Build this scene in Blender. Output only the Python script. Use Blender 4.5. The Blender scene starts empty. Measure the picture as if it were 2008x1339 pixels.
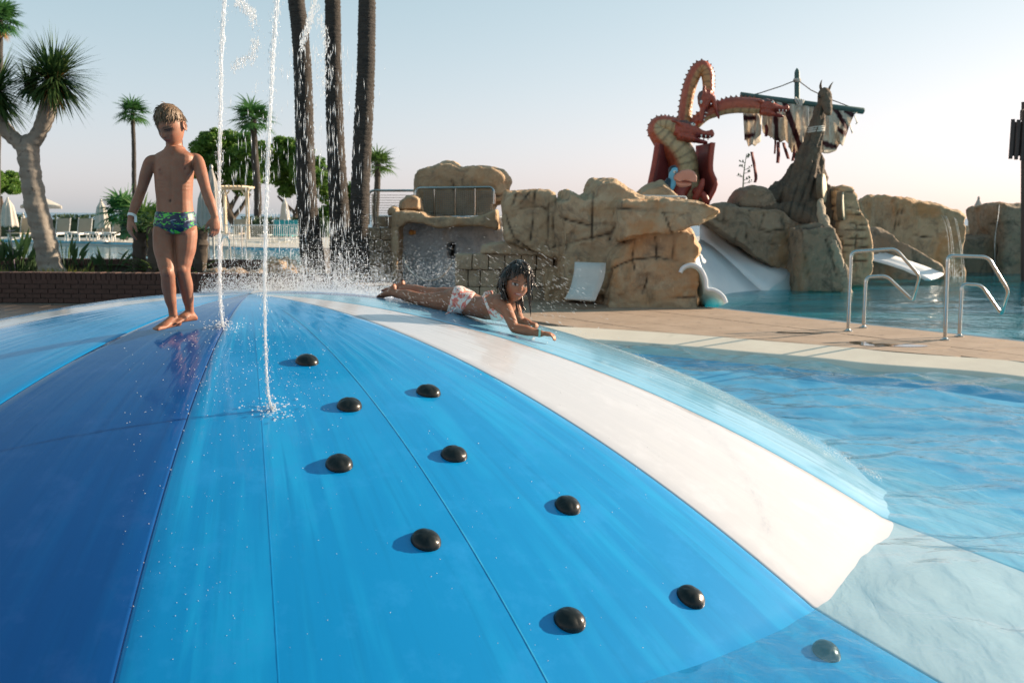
import bpy, bmesh, math, random
import numpy as np
from mathutils import Vector, Matrix, noise, Quaternion
R = math.radians
rng = random.Random(7)
scn = bpy.context.scene
COL = scn.collection
# ------------------------------------------------------------------ camera
FPX, CX, CY, HC = 1951.1, 1004.0, 669.5, 1.5
def _axes():
    p1 = np.array([220 - CX, CY - 417, -FPX]); p2 = np.array([1690 - CX, CY - 427, -FPX])
    U = np.cross(p2, p1); U /= np.linalg.norm(U)
    if U[1] < 0: U = -U
    F = np.array([0, 0, -1.0]); F = F - U * (F @ U); F /= np.linalg.norm(F)
    return np.array([np.cross(F, U), F, U])
CM = _axes()
cd = bpy.data.cameras.new('camera'); cam = bpy.data.objects.new('camera', cd); COL.objects.link(cam)
cd.lens = 36 * FPX / 2008; cd.sensor_width = 36; cd.sensor_fit = 'HORIZONTAL'
cd.clip_start = 0.05; cd.clip_end = 30000
m4 = Matrix([list(CM[0]) + [0], list(CM[1]) + [0], list(CM[2]) + [HC], [0, 0, 0, 1]])
cam.matrix_world = m4
cd.dof.use_dof = True; cd.dof.focus_distance = 4.8; cd.dof.aperture_fstop = 5.0
scn.camera = cam
# ------------------------------------------------------------------ sky and sun
SUN_EL, SUN_AZ = 17.5, 69.0          # azimuth measured from +Y towards +X
w = bpy.data.worlds.new('World'); scn.world = w; w.use_nodes = True
nt = w.node_tree; bg = nt.nodes['Background']
sky = nt.nodes.new('ShaderNodeTexSky'); sky.sky_type = 'NISHITA'; sky.sun_disc = False
sky.sun_elevation = R(SUN_EL); sky.sun_rotation = R(SUN_AZ)
sky.altitude = 0; sky.air_density = 1.0; sky.dust_density = 0.5; sky.ozone_density = 1.2
cmb = nt.nodes.new('ShaderNodeCombineXYZ')        # milky, slightly teal grade of the whole sky (thin sea haze)
for i_, (co, k_) in enumerate((((.581, .420, .313), .10), ((.098, .429, .465), 1.72), ((-.134, .438, .536), 2.58))):
    dp_ = nt.nodes.new('ShaderNodeVectorMath'); dp_.operation = 'DOT_PRODUCT'; nt.links.new(sky.outputs[0], dp_.inputs[0]); dp_.inputs[1].default_value = co
    ad_ = nt.nodes.new('ShaderNodeMath'); ad_.operation = 'ADD'; nt.links.new(dp_.outputs['Value'], ad_.inputs[0]); ad_.inputs[1].default_value = k_
    mx_ = nt.nodes.new('ShaderNodeMath'); mx_.operation = 'MAXIMUM'; nt.links.new(ad_.outputs[0], mx_.inputs[0]); mx_.inputs[1].default_value = .2; nt.links.new(mx_.outputs[0], cmb.inputs[i_])
nt.links.new(cmb.outputs[0], bg.inputs[0]); bg.inputs[1].default_value = 0.0555
sl = bpy.data.lights.new('sun', 'SUN'); sun = bpy.data.objects.new('sun', sl); COL.objects.link(sun)
sl.energy = 5.0; sl.angle = R(0.6); sl.color = (1.0, 0.81, 0.60)
sd = Vector((math.sin(R(SUN_AZ)) * math.cos(R(SUN_EL)), math.cos(R(SUN_AZ)) * math.cos(R(SUN_EL)), math.sin(R(SUN_EL))))
sun.rotation_euler = sd.to_track_quat('Z', 'Y').to_euler()
vs = scn.view_settings; vs.view_transform = 'Standard'; vs.look = 'None'; vs.exposure = 1.15; vs.gamma = 1.0; vs.use_curve_mapping = False
scn.cycles.use_denoising = True; scn.cycles.max_bounces = 8; scn.cycles.transparent_max_bounces = 24
scn.cycles.caustics_reflective = False; scn.cycles.caustics_refractive = False
scn.cycles.sample_clamp_indirect = 4.0
# ------------------------------------------------------------------ pixel <-> world
def ray(px, py):
    v = CM @ np.array([px - CX, CY - py, -FPX]); return v / np.linalg.norm(v)
def atY(px, py, Y):
    d = ray(px, py); return Vector((d * (Y / d[1]) + np.array([0, 0, HC])).tolist())
def atZ(px, py, Z):
    d = ray(px, py); return Vector((d * ((Z - HC) / d[2]) + np.array([0, 0, HC])).tolist())
def mpp(Y): return Y / FPX
def proj(P):
    P = np.asarray(P, float).reshape(-1, 3) - np.array([0, 0, HC]); c = P @ CM
    return np.stack([CX + FPX * c[:, 0] / -c[:, 2], CY - FPX * c[:, 1] / -c[:, 2]], 1)
# ------------------------------------------------------------------ materials
MATS = {}
def _mix(nt, a, b, fac, typ='MIX'):
    n = nt.nodes.new('ShaderNodeMix'); n.data_type = 'RGBA'; n.blend_type = typ
    for s, v in ((n.inputs[0], fac), (n.inputs[6], a), (n.inputs[7], b)):
        if hasattr(v, 'is_linked'): nt.links.new(v, s)
        elif isinstance(v, tuple): s.default_value = (*v[:3], 1)
        else: s.default_value = v
    return n.outputs[2]
def _noise(nt, scale, detail=4, rough=.55, coord='Object', stretch=None, dist=0.0):
    tc = nt.nodes.new('ShaderNodeTexCoord'); o = tc.outputs[coord]
    if stretch:
        mp = nt.nodes.new('ShaderNodeMapping'); mp.inputs['Scale'].default_value = stretch; nt.links.new(o, mp.inputs[0]); o = mp.outputs[0]
    n = nt.nodes.new('ShaderNodeTexNoise'); n.inputs['Scale'].default_value = scale; n.inputs['Detail'].default_value = detail
    n.inputs['Roughness'].default_value = rough; n.inputs['Distortion'].default_value = dist
    nt.links.new(o, n.inputs['Vector']); return n.outputs[0]
def _ramp(nt, src, a, b, ca=(0, 0, 0), cb=(1, 1, 1)):
    n = nt.nodes.new('ShaderNodeValToRGB'); e = n.color_ramp.elements
    e[0].position = a; e[1].position = b; e[0].color = (*ca, 1); e[1].color = (*cb, 1)
    nt.links.new(src, n.inputs[0]); return n.outputs[0]
def _bump(nt, src, strength, dist, prev=None):
    n = nt.nodes.new('ShaderNodeBump'); n.inputs['Strength'].default_value = strength; n.inputs['Distance'].default_value = dist
    nt.links.new(src, n.inputs['Height'])
    if prev is not None: nt.links.new(prev, n.inputs['Normal'])
    return n.outputs[0]
def _attr(nt, name, out=0):
    n = nt.nodes.new('ShaderNodeAttribute'); n.attribute_name = name; return n.outputs[out]
def newmat(name):
    m = bpy.data.materials.new(name); m.use_nodes = True; MATS[name] = m
    return m, m.node_tree, m.node_tree.nodes['Principled BSDF']
def pmat(name, c1, c2=None, rough=.6, scale=6, metal=0.0, bump=0.0, bscale=30, bdist=.01, stretch=None, trans=0.0, spec=.5, coat=0.0, third=None, sss=0.0, lo=.35, hi=.65, rvar=0.0):
    m, nt, b = newmat(name)
    if c2 is None: c2 = tuple(x * .78 for x in c1)
    f = _ramp(nt, _noise(nt, scale, 5, .6, stretch=stretch), lo, hi)
    c = _mix(nt, c1, c2, f)
    if third: c = _mix(nt, c, third[0], _ramp(nt, _noise(nt, third[1], 4, .65, dist=.6), third[2], third[2] + .12))
    nt.links.new(c, b.inputs['Base Color'])
    b.inputs['Roughness'].default_value = rough; b.inputs['Metallic'].default_value = metal; b.inputs['Specular IOR Level'].default_value = spec
    if rvar:
        mr = nt.nodes.new('ShaderNodeMapRange'); mr.inputs[3].default_value = max(.02, rough - rvar); mr.inputs[4].default_value = rough + rvar
        nt.links.new(_noise(nt, scale * 2.3, 3), mr.inputs[0]); nt.links.new(mr.outputs[0], b.inputs['Roughness'])
    if coat: b.inputs['Coat Weight'].default_value = coat; b.inputs['Coat Roughness'].default_value = .05
    if sss: b.inputs['Subsurface Weight'].default_value = sss; b.inputs['Subsurface Radius'].default_value = (.02, .008, .004); b.inputs['Subsurface Scale'].default_value = .5
    if bump: nt.links.new(_bump(nt, _noise(nt, bscale, 5, .65, stretch=stretch), bump, bdist), b.inputs['Normal'])
    if trans:
        tr = nt.nodes.new('ShaderNodeBsdfTranslucent'); nt.links.new(c, tr.inputs[0]); mx = nt.nodes.new('ShaderNodeMixShader'); mx.inputs[0].default_value = trans
        nt.links.new(b.outputs[0], mx.inputs[1]); nt.links.new(tr.outputs[0], mx.inputs[2]); nt.links.new(mx.outputs[0], nt.nodes['Material Output'].inputs[0])
    return m
# ------------------------------------------------------------------ mesh builder
class MB:
    def __init__(s): s.v = []; s.f = []
    def add(s, vs, fs):
        o = len(s.v); s.v += [tuple(v) for v in vs]; s.f += [tuple(i + o for i in f) for f in fs]; return s
    def box(s, c, size, rz=0, M=None):
        x, y, z = (d / 2 for d in size); P = [(-x, -y, -z), (x, -y, -z), (x, y, -z), (-x, y, -z), (-x, -y, z), (x, -y, z), (x, y, z), (-x, y, z)]
        Q = (M.to_3x3() if M else Matrix.Rotation(rz, 3, 'Z'))
        return s.add([Q @ Vector(p) + Vector(c) for p in P], [(0, 3, 2, 1), (4, 5, 6, 7), (0, 1, 5, 4), (1, 2, 6, 5), (2, 3, 7, 6), (3, 0, 4, 7)])
    def loft(s, rings, cap=True, closed=True):
        n = len(rings[0]); vs = [p for r in rings for p in r]; fs = []
        for i in range(len(rings) - 1):
            for j in range(n if closed else n - 1):
                k = (j + 1) % n; fs.append((i * n + j, i * n + k, (i + 1) * n + k, (i + 1) * n + j))
        if cap and closed:
            fs.append(tuple(reversed(range(n)))); fs.append(tuple((len(rings) - 1) * n + j for j in range(n)))
        return s.add(vs, fs)
    def tube(s, pts, rad, n=10, ratio=1.0, up=None, cap=True, jit=0.0, roundcap=False):
        pts = [Vector(p) for p in pts]; rad = list(rad) if hasattr(rad, '__len__') else [rad] * len(pts)
        if roundcap:
            d0 = (pts[0] - pts[1]).normalized(); d1 = (pts[-1] - pts[-2]).normalized()
            pre = [(pts[0] + d0 * rad[0] * k, rad[0] * q) for k, q in ((.95, .25), (.75, .62), (.4, .9))]
            post = [(pts[-1] + d1 * rad[-1] * k, rad[-1] * q) for k, q in ((.4, .9), (.75, .62), (.95, .25))]
            pts = [a for a, _ in pre] + pts + [a for a, _ in post]; rad = [b for _, b in pre] + rad + [b for _, b in post]
        u = Vector(up) if up else None; rings = []; prev = None
        for i, p in enumerate(pts):
            t = (pts[min(i + 1, len(pts) - 1)] - pts[max(i - 1, 0)])
            t = t.normalized() if t.length > 1e-9 else Vector((0, 0, 1))
            ref = u or prev or (Vector((0, 0, 1)) if abs(t.z) < .9 else Vector((1, 0, 0)))
            a = t.cross(ref); a = a.normalized() if a.length > 1e-6 else t.orthogonal().normalized()
            b = a.cross(t).normalized(); prev = b
            rings.append([p + (a * math.cos(q) * rad[i] + b * math.sin(q) * rad[i] * ratio) * (1 + (rng.uniform(-jit, jit) if jit else 0)) for q in (2 * math.pi * k / n for k in range(n))])
        return s.loft(rings, cap)
    def sphere(s, c, r, nu=12, nv=8, M=None):
        r = Vector(r) if hasattr(r, '__len__') else Vector((r, r, r)); M = M or Matrix.Identity(3); rings = []
        c = Vector(c); vs = [c + M @ Vector((0, 0, -r.z))]
        for i in range(1, nv):
            th = math.pi * i / nv
            for j in range(nu):
                ph = 2 * math.pi * j / nu; vs.append(c + M @ Vector((r.x * math.sin(th) * math.cos(ph), r.y * math.sin(th) * math.sin(ph), -r.z * math.cos(th))))
        vs.append(c + M @ Vector((0, 0, r.z))); fs = []
        for j in range(nu): fs.append((0, 1 + (j + 1) % nu, 1 + j))
        for i in range(nv - 2):
            for j in range(nu):
                a = 1 + i * nu + j; b = 1 + i * nu + (j + 1) % nu; fs.append((a, b, b + nu, a + nu))
        L = len(vs) - 1
        for j in range(nu): fs.append((L, L - nu + j, L - nu + (j + 1) % nu))
        return s.add(vs, fs)
    def prism(s, poly, depthvec, shrink=1.0):
        poly = [Vector(p) for p in poly]; n = len(poly); d = Vector(depthvec); c = sum(poly, Vector()) / n
        a = [c + (p - c) * shrink for p in poly]
        return s.add(poly + [p + d for p in a], [tuple(reversed(range(n))), tuple(n + i for i in range(n))] + [(i, (i + 1) % n, n + (i + 1) % n, n + i) for i in range(n)])
    def build(s, name, mat, parent=None, smooth=True, bevel=0, local=False, sharp=35):
        me = bpy.data.meshes.new(name)
        off = Vector(parent_loc(parent)) if parent is not None and not local else Vector((0, 0, 0))
        me.from_pydata([tuple(Vector(v) - off) for v in s.v] if off.length > 0 else s.v, [], s.f)
        return finish(name, me, mat, parent, smooth, bevel, sharp)
def parent_loc(o):
    l = Vector((0, 0, 0))
    while o is not None: l += o.location; o = o.parent
    return l
def finish(name, me, mat, parent=None, smooth=True, bevel=0, sharp=35, fixn=True):
    if fixn:
        bm = bmesh.new(); bm.from_mesh(me); bmesh.ops.recalc_face_normals(bm, faces=bm.faces)
        if bevel: bmesh.ops.bevel(bm, geom=[e for e in bm.edges if e.calc_face_angle(0) > .5], offset=bevel, segments=2, affect='EDGES', profile=.6)
        bm.to_mesh(me); bm.free()
    if smooth:
        me.shade_smooth()
        if sharp and sharp < 180: me.set_sharp_from_angle(angle=R(sharp))
    o = bpy.data.objects.new(name, me); COL.objects.link(o)
    if mat is not None: me.materials.append(MATS[mat] if isinstance(mat, str) else mat)
    if parent is not None: o.parent = parent
    return o
def tag(o, label=None, cat=None, group=None, kind=None):
    if label: o['label'] = label
    if cat: o['category'] = cat
    if group: o['group'] = group
    if kind: o['kind'] = kind
    return o
def thing(name, loc, label, cat, group=None):
    o = bpy.data.objects.new(name, None); COL.objects.link(o); o.location = loc; o.empty_display_size = .1
    return tag(o, label, cat, group)
def copy_tree(o, parent=None):
    c = o.copy(); COL.objects.link(c); c.parent = parent
    for ch in list(o.children): copy_tree(ch, c)
    return c
def npmesh(me):
    v = np.empty(len(me.vertices) * 3); me.vertices.foreach_get('co', v); n = np.empty(len(me.vertices) * 3); me.vertices.foreach_get('normal', n)
    return v.reshape(-1, 3), n.reshape(-1, 3)
def setco(me, v): me.vertices.foreach_set('co', v.astype(np.float32).ravel()); me.update()
def setattr_f(me, name, vals):
    a = me.attributes.new(name, 'FLOAT', 'POINT'); a.data.foreach_set('value', np.asarray(vals, np.float32))
def setattr_c(me, name, vals):
    a = me.attributes.new(name, 'FLOAT_COLOR', 'POINT'); v = np.ones((len(vals), 4), np.float32); v[:, :3] = vals; a.data.foreach_set('color', v.ravel())
def remesh(mb, voxel, smooth_it=4, factor=.5):
    """one continuous skin over everything collected in mb"""
    me = bpy.data.meshes.new('tmp'); me.from_pydata(mb.v, [], mb.f)
    bm = bmesh.new(); bm.from_mesh(me); bmesh.ops.triangulate(bm, faces=[f for f in bm.faces if len(f.verts) > 4]); bmesh.ops.recalc_face_normals(bm, faces=bm.faces); bm.to_mesh(me); bm.free()
    o = bpy.data.objects.new('tmp', me); COL.objects.link(o)
    md = o.modifiers.new('r', 'REMESH'); md.mode = 'VOXEL'; md.voxel_size = voxel; md.use_smooth_shade = True
    if smooth_it: sm = o.modifiers.new('s', 'SMOOTH'); sm.iterations = smooth_it; sm.factor = factor
    dg = bpy.context.evaluated_depsgraph_get(); dg.update()
    out = bpy.data.meshes.new_from_object(o.evaluated_get(dg)); bpy.data.objects.remove(o); bpy.data.meshes.remove(me)
    return out
def fnoise(P, s, octv=4, seed=0.0):
    o = Vector((seed * 13.7, seed * 7.1, seed * 3.3))
    return np.array([noise.fractal(Vector(p) * s + o, 1.0, 2.0, octv) for p in P.tolist()])
def polydist(P2, poly):
    d = np.full(len(P2), 1e9)
    for a, b in zip(poly[:-1], poly[1:]):
        a = np.array(a, float); b = np.array(b, float); ab = b - a; t = np.clip(((P2 - a) @ ab) / max(ab @ ab, 1e-9), 0, 1)
        d = np.minimum(d, np.hypot(*(P2 - a - t[:, None] * ab).T))
    return d
def catmull(pts, n=8):
    pts = [Vector(p) for p in pts]; out = []
    for i in range(len(pts) - 1):
        p0 = pts[max(i - 1, 0)]; p1 = pts[i]; p2 = pts[i + 1]; p3 = pts[min(i + 2, len(pts) - 1)]
        for k in range(n):
            t = k / n; out.append(.5 * ((2 * p1) + (p2 - p0) * t + (2 * p0 - 5 * p1 + 4 * p2 - p3) * t * t + (3 * p1 - p0 - 3 * p2 + p3) * t ** 3))
    return out + [pts[-1]]
def catmull_r(pr, n=6):
    """pr: list of (Vector, radius) -> smooth points and radii"""
    c = catmull([(*p, ) for p, _ in pr], n); rr = []
    for i in range(len(pr) - 1):
        for k in range(n): t = k / n; t = t * t * (3 - 2 * t); rr.append(pr[i][1] * (1 - t) + pr[i + 1][1] * t)
    return c, rr + [pr[-1][1]]
# ------------------------------------------------------------------ large structure: dome, pools, decks
DC = (-1.634, 6.184); DZ, DA, DB, DR0 = 1.0046, .0673, .0003, 3.745
def dome_z(r):
    if r <= DR0: return DZ - DA * r * r - DB * r ** 4
    return -(r - DR0) * .30
def dome_hit(px, py):
    d = ray(px, py); o = np.array([0, 0, HC]); pt = 0.5
    for i in range(6000):
        t = .5 + i * .0025; q = o + d * t
        if q[2] < dome_z(math.hypot(q[0] - DC[0], q[1] - DC[1])): return Vector(q)
    # graze: closest approach
    best = min((o + d * (.5 + i * .0025) for i in range(4000)), key=lambda q: q[2] - dome_z(math.hypot(q[0] - DC[0], q[1] - DC[1])))
    return Vector(best)
def dome_normal(p):
    x, y = p[0] - DC[0], p[1] - DC[1]; r2 = x * x + y * y; g = 2 * DA + 4 * DB * r2
    return Vector((g * x, g * y, 1)).normalized()
def dome_mat(name, col, col2):
    m, nt, b = newmat(name)
    tc = nt.nodes.new('ShaderNodeTexCoord'); mp = nt.nodes.new('ShaderNodeMapping'); mp.inputs['Scale'].default_value = (26, .7, 1); nt.links.new(tc.outputs['UV'], mp.inputs[0])
    ns = nt.nodes.new('ShaderNodeTexNoise'); ns.inputs['Scale'].default_value = 1.0; ns.inputs['Detail'].default_value = 4; ns.inputs['Distortion'].default_value = .35; nt.links.new(mp.outputs[0], ns.inputs['Vector'])
    streak = _ramp(nt, ns.outputs[0], .46, .60)
    broad = _ramp(nt, _noise(nt, 1.1, 4, .6), .35, .7)
    fac = nt.nodes.new('ShaderNodeMath'); fac.operation = 'MULTIPLY'; nt.links.new(streak, fac.inputs[0]); nt.links.new(broad, fac.inputs[1])
    c = _mix(nt, col, col2, fac.outputs[0])
    mp2 = nt.nodes.new('ShaderNodeMapping'); mp2.inputs['Scale'].default_value = (95, 1.6, 1); nt.links.new(tc.outputs['UV'], mp2.inputs[0]); ns2 = nt.nodes.new('ShaderNodeTexNoise'); ns2.inputs['Scale'].default_value = 1.0; ns2.inputs['Detail'].default_value = 3; nt.links.new(mp2.outputs[0], ns2.inputs['Vector'])
    c = _mix(nt, c, tuple(x * (.90 if col[0] < .2 else .965) for x in col), _ramp(nt, ns2.outputs[0], .52, .80))
    c = _mix(nt, c, tuple(min(1, x * 1.12 + .012) for x in col), _ramp(nt, _noise(nt, 5.0, 6, .7, stretch=(1, 1, .4)), .52, .75))
    nt.links.new(c, b.inputs['Base Color'])
    b.inputs['Roughness'].default_value = .42; b.inputs['Specular IOR Level'].default_value = .2
    b.inputs['Coat Weight'].default_value = .95; b.inputs['Coat IOR'].default_value = 1.33
    mr = nt.nodes.new('ShaderNodeMapRange'); mr.inputs[1].default_value = .4; mr.inputs[2].default_value = .66; mr.inputs[3].default_value = .015; mr.inputs[4].default_value = .17
    nt.links.new(_noise(nt, 1.6, 5, .65, dist=.8), mr.inputs[0]); nt.links.new(mr.outputs[0], b.inputs['Coat Roughness'])
    # thin film of running water
    b1 = _bump(nt, streak, .10, .012); b2 = _bump(nt, _noise(nt, 11, 4, .6), .07, .02, b1); b3 = _bump(nt, _noise(nt, 60, 3, .6), .05, .004, b2)
    nt.links.new(b3, b.inputs['Coat Normal'])
    return m
dome_mat('panel_mid', (.0, .215, .49), (.006, .31, .60)); dome_mat('panel_dark', (.0, .056, .22), (.0, .075, .26)); dome_mat('panel_white', (.50, .495, .525), (.53, .525, .55))
dome_mat('panel_mid_sheen', (.14, .38, .55), (.26, .48, .60))  # mid-blue gore paled: grazing reflection off its water film put into the colour
pmat('seam_blue', (.005, .25, .48), (.04, .34, .56), .25, 14, coat=.6)
pmat('grip_black', (.006, .009, .010), (.014, .017, .017), .30, 40, spec=.2, bump=.08, bscale=160, bdist=.003, coat=.12)
dome = thing('slide_dome', (DC[0], DC[1], -.4), 'large glossy beach ball dome with blue and white panels rising from the pool', 'slide dome')
ED = [(255.7, 278.0, 'panel_dark'), (278.0, 318.6, 'panel_mid'), (318.6, 339.7, 'panel_white'), (339.7, 380.0, 'panel_mid_sheen'), (380.0, 401.0, 'panel_dark'), (401.0, 441.0, 'panel_mid'),
      (441.0, 462.0, 'panel_white'), (462.0, 502.0, 'panel_mid'), (502.0, 523.0, 'panel_dark'), (523.0, 554.0, 'panel_mid'), (554.0, 574.0, 'panel_white'), (574.0, 615.7, 'panel_mid')]
RS = [0.02] + [.1 * i for i in range(1, 38)] + [DR0, 3.82, 3.95, 4.15, 4.4, 4.65, 4.9, 5.1]
for a0, a1, mt in ED:
    n = max(6, int((a1 - a0) / 1.6)); As = [a0, a0 + .10, a0 + .25] + [a0 + (a1 - a0) * k / n for k in range(1, n)] + [a1 - .25, a1 - .10, a1]
    vs, fs, uv = [], [], []
    for r in RS:
        for j, a in enumerate(As):
            e = min(j, len(As) - 1 - j); dip = (.007, .002, 0)[e] if e < 3 else 0
            dip *= min(1, r)
            vs.append((r * math.cos(R(a)), r * math.sin(R(a)), dome_z(r) - dip + .4)); uv.append((R(a), r))
    m = len(As)
    for i in range(len(RS) - 1):
        for j in range(m - 1): fs.append((i * m + j, (i + 1) * m + j, (i + 1) * m + j + 1, i * m + j + 1))
    me = bpy.data.meshes.new('panel'); me.from_pydata(vs, [], fs); ul = me.uv_layers.new(name='UVMap')
    for l in me.loops: ul.data[l.index].uv = uv[l.vertex_index]
    finish('panel', me, mt, dome, sharp=0)
def dome_strip(pxs, width, h, mat, name):
    pts = [dome_hit(*p) for p in pxs]; az = [math.atan2(p.y - DC[1], p.x - DC[0]) for p in pts]; a = sum(az) / len(az); r0 = math.hypot(pts[0].x - DC[0], pts[0].y - DC[1])
    mb = MB(); rings = []
    for k in range(40):
        r0 = min(r0, .75); r = r0 + (DR0 + .5 - r0) * k / 39; c = Vector((DC[0] + r * math.cos(a), DC[1] + r * math.sin(a), dome_z(r))); s = Vector((-math.sin(a), math.cos(a), 0)); nn = dome_normal(c)
        rings.append([c - s * width - nn * .004, c - s * width * .55 + nn * h * .8, c + nn * h, c + s * width * .55 + nn * h * .8, c + s * width - nn * .004])
    mb.loft(rings, cap=False, closed=False); return mb.build(name, mat, dome, sharp=60)
dome_strip([(644, 680), (757, 821), (845, 956)], .0045, .0016, 'seam_blue', 'seam')
dome_strip([(500, 774), (519, 874), (538, 978)], .004, .0006, 'panel_mid', 'seam')
gm = None
for i, (x, y) in enumerate([(602, 704), (685, 791), (840, 764), (665, 905), (890, 887), (835, 1055), (1113, 987), (1117, 1211), (1354, 1166), (1620, 1274)]):
    p = dome_hit(x, y + 6); nn = dome_normal(p)
    if gm is None:
        mb = MB(); nu = 28; rings = []
        for t in [0, .04, .1, .2, .32, .45, .6, .75, .9, 1.0]:
            th = t * math.pi / 2; rr = .054 * math.cos(th) ** .8 * (1 if t > 0 else .985); zz = .040 * math.sin(th) ** .92
            rr = max(rr, .0006)
            rings.append([Vector((rr * math.cos(q) * 1.0, rr * math.sin(q) * 1.06, zz - .004 - (.004 * math.exp(-((rr - .035) / .008) ** 2) if abs(math.sin(q * 2 + .6)) > .93 else 0))) for q in (2 * math.pi * k / nu for k in range(nu))])
        mb.loft(rings); g = mb.build('grip', 'grip_black', dome, local=True, sharp=0); gm = g.data
    else:
        g = bpy.data.objects.new('grip', gm); COL.objects.link(g); g.parent = dome
    g.location = p - dome.location; g.rotation_mode = 'QUATERNION'
    g.rotation_quaternion = nn.to_track_quat('Z', 'Y') @ Quaternion((0, 0, 1), i * 1.9 + .4)
# ---- near pool edge as radius around the dome
PR = [(-180, 7.4), (-150, 7.6), (-120, 9.0), (-95, 11), (-70, 13), (-45, 13.5), (-20, 11.5), (0, 8.6), (12, 7.75), (25, 6.97), (38, 6.33), (50, 6.12), (62, 6.10), (80, 6.1), (110, 6.2), (140, 6.5), (165, 7.0), (180, 7.4)]
def pool_r(az):
    az = (az + 180) % 360 - 180
    for (a, ra), (b, rb) in zip(PR[:-1], PR[1:]):
        if a <= az <= b:
            t = (az - a) / (b - a); t = t * t * (3 - 2 * t); return ra + (rb - ra) * t
def polar(az, r, z): return Vector((DC[0] + r * math.cos(R(az)), DC[1] + r * math.sin(R(az)), z))
def water_mat(name, tint, bscale, bstr, milk, mk, rough=.02, stretch=None, chop=False):
    m, nt, b = newmat(name); nt.nodes.remove(b)
    nrm = _bump(nt, _noise(nt, bscale, 3, .55, dist=.5, stretch=stretch), bstr, .05)
    nrm = _bump(nt, _noise(nt, bscale * 4.3, 3, .6, stretch=stretch), bstr * .6, .02, nrm)
    if chop:
        for n_ in nt.nodes:
            if n_.type == 'BUMP':
                ml = nt.nodes.new('ShaderNodeMath'); ml.operation = 'MULTIPLY'; nt.links.new(_attr(nt, 'chop', 2), ml.inputs[0]); ml.inputs[1].default_value = n_.inputs['Strength'].default_value; nt.links.new(ml.outputs[0], n_.inputs['Strength'])
    lw = nt.nodes.new('ShaderNodeLayerWeight'); lw.inputs['Blend'].default_value = .5; nt.links.new(_bump(nt, _noise(nt, bscale, 3, .55, dist=.5, stretch=stretch), bstr * .55, .05), lw.inputs['Normal'])   # Schlick reflectance, the same from both sides
    pw_ = nt.nodes.new('ShaderNodeMath'); pw_.operation = 'POWER'; nt.links.new(lw.outputs['Facing'], pw_.inputs[0]); pw_.inputs[1].default_value = 5
    fr = nt.nodes.new('ShaderNodeMath'); fr.operation = 'MULTIPLY_ADD'; nt.links.new(pw_.outputs[0], fr.inputs[0]); fr.inputs[1].default_value = .98; fr.inputs[2].default_value = .02
    tr = nt.nodes.new('ShaderNodeBsdfTransparent'); tr.inputs[0].default_value = (*tint, 1)
    df = nt.nodes.new('ShaderNodeBsdfDiffuse'); df.inputs[0].default_value = (*milk, 1); m0 = nt.nodes.new('ShaderNodeMixShader'); m0.inputs[0].default_value = mk   # light scattered back by the water itself
    nt.links.new(tr.outputs[0], m0.inputs[1]); nt.links.new(df.outputs[0], m0.inputs[2])
    gl = nt.nodes.new('ShaderNodeBsdfGlossy'); gl.inputs['Roughness'].default_value = rough; nt.links.new(nrm, gl.inputs['Normal'])
    mx = nt.nodes.new('ShaderNodeMixShader'); nt.links.new(fr.outputs[0], mx.inputs[0]); nt.links.new(m0.outputs[0], mx.inputs[1]); nt.links.new(gl.outputs[0], mx.inputs[2])
    nt.links.new(mx.outputs[0], nt.nodes['Material Output'].inputs[0]); return m
water_mat('water_near', (.86, .98, 1.0), 6.5, .62, (.05, .42, .66), .12, chop=True); water_mat('water_far', (.6, .9, .95), 3.2, .45, (.01, .26, .36), .35); water_mat('water_back', (.6, .9, .95), 1.2, .8, (.07, .40, .54), .75)
pmat('floor_pale', (.11, .42, .68), (.18, .50, .73), .6, 2.0); pmat('floor_teal', (.05, .42, .52), (.06, .46, .56), .6, 1.0); pmat('floor_blue', (.10, .45, .62), (.13, .5, .66), .6, 1.0)
def waveh(x, y, damp=1.0):
    h = 0.0
    for kx, ky, a, ph in WV: h += a * math.sin(kx * x + ky * y + ph)
    h += .010 * noise.noise(Vector((x * 2.1, y * 3.2, .3))) + .006 * noise.noise(Vector((x * 5.3, y * 8.1, 1.7)))
    return h * damp
WV = [(rng.gauss(0, 1.0) * q, (1.0 + rng.random()) * q * rng.choice((-1, 1)), .016 / q, rng.random() * 6.28) for q in (2.2, 3.1, 4.2, 5.7, 7.9, 10.5, 13.0)]
def face_up(o):
    me = o.data
    if sum(p.normal.z for p in me.polygons) < 0: me.flip_normals()
    return o
def polar_sheet(name, mat, rin, rout, az0, az1, daz, nr, z, wave=None, power=1.0):
    vs, fs = [], []; na = int((az1 - az0) / daz) + 1
    for i in range(na):
        az = az0 + (az1 - az0) * i / (na - 1); r0 = rin(az); r1 = rout(az)
        for j in range(nr + 1):
            p = polar(az, r0 + (r1 - r0) * (j / nr) ** power, z(az, j / nr) if callable(z) else z)
            if wave: p.z += wave(p, j / nr)
            vs.append(p)
    for i in range(na - 1):
        for j in range(nr): a = i * (nr + 1) + j; fs.append((a, a + 1, a + nr + 2, a + nr + 1))
    mb = MB(); mb.add(vs, fs); return face_up(mb.build(name, mat, sharp=0))
def wv_near(p, t):
    # calm close to the dome foot in front, choppier towards the open right side
    az = math.degrees(math.atan2(p.y - DC[1], p.x - DC[0])); k = min(1, max(.10, (az + 52) / 34)); k *= min(1, (math.hypot(p.x - DC[0], p.y - DC[1]) - 3.6) / .5 + .15)
    return waveh(p.x, p.y, max(.08, k) * 3.2)
tag(polar_sheet('pool_water', 'water_near', lambda a: 3.55, lambda a: pool_r(a), -62, 75, .42, 190, 0.0, wv_near), kind='structure', label='rippled clear blue water of the splash pool around the dome')
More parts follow.
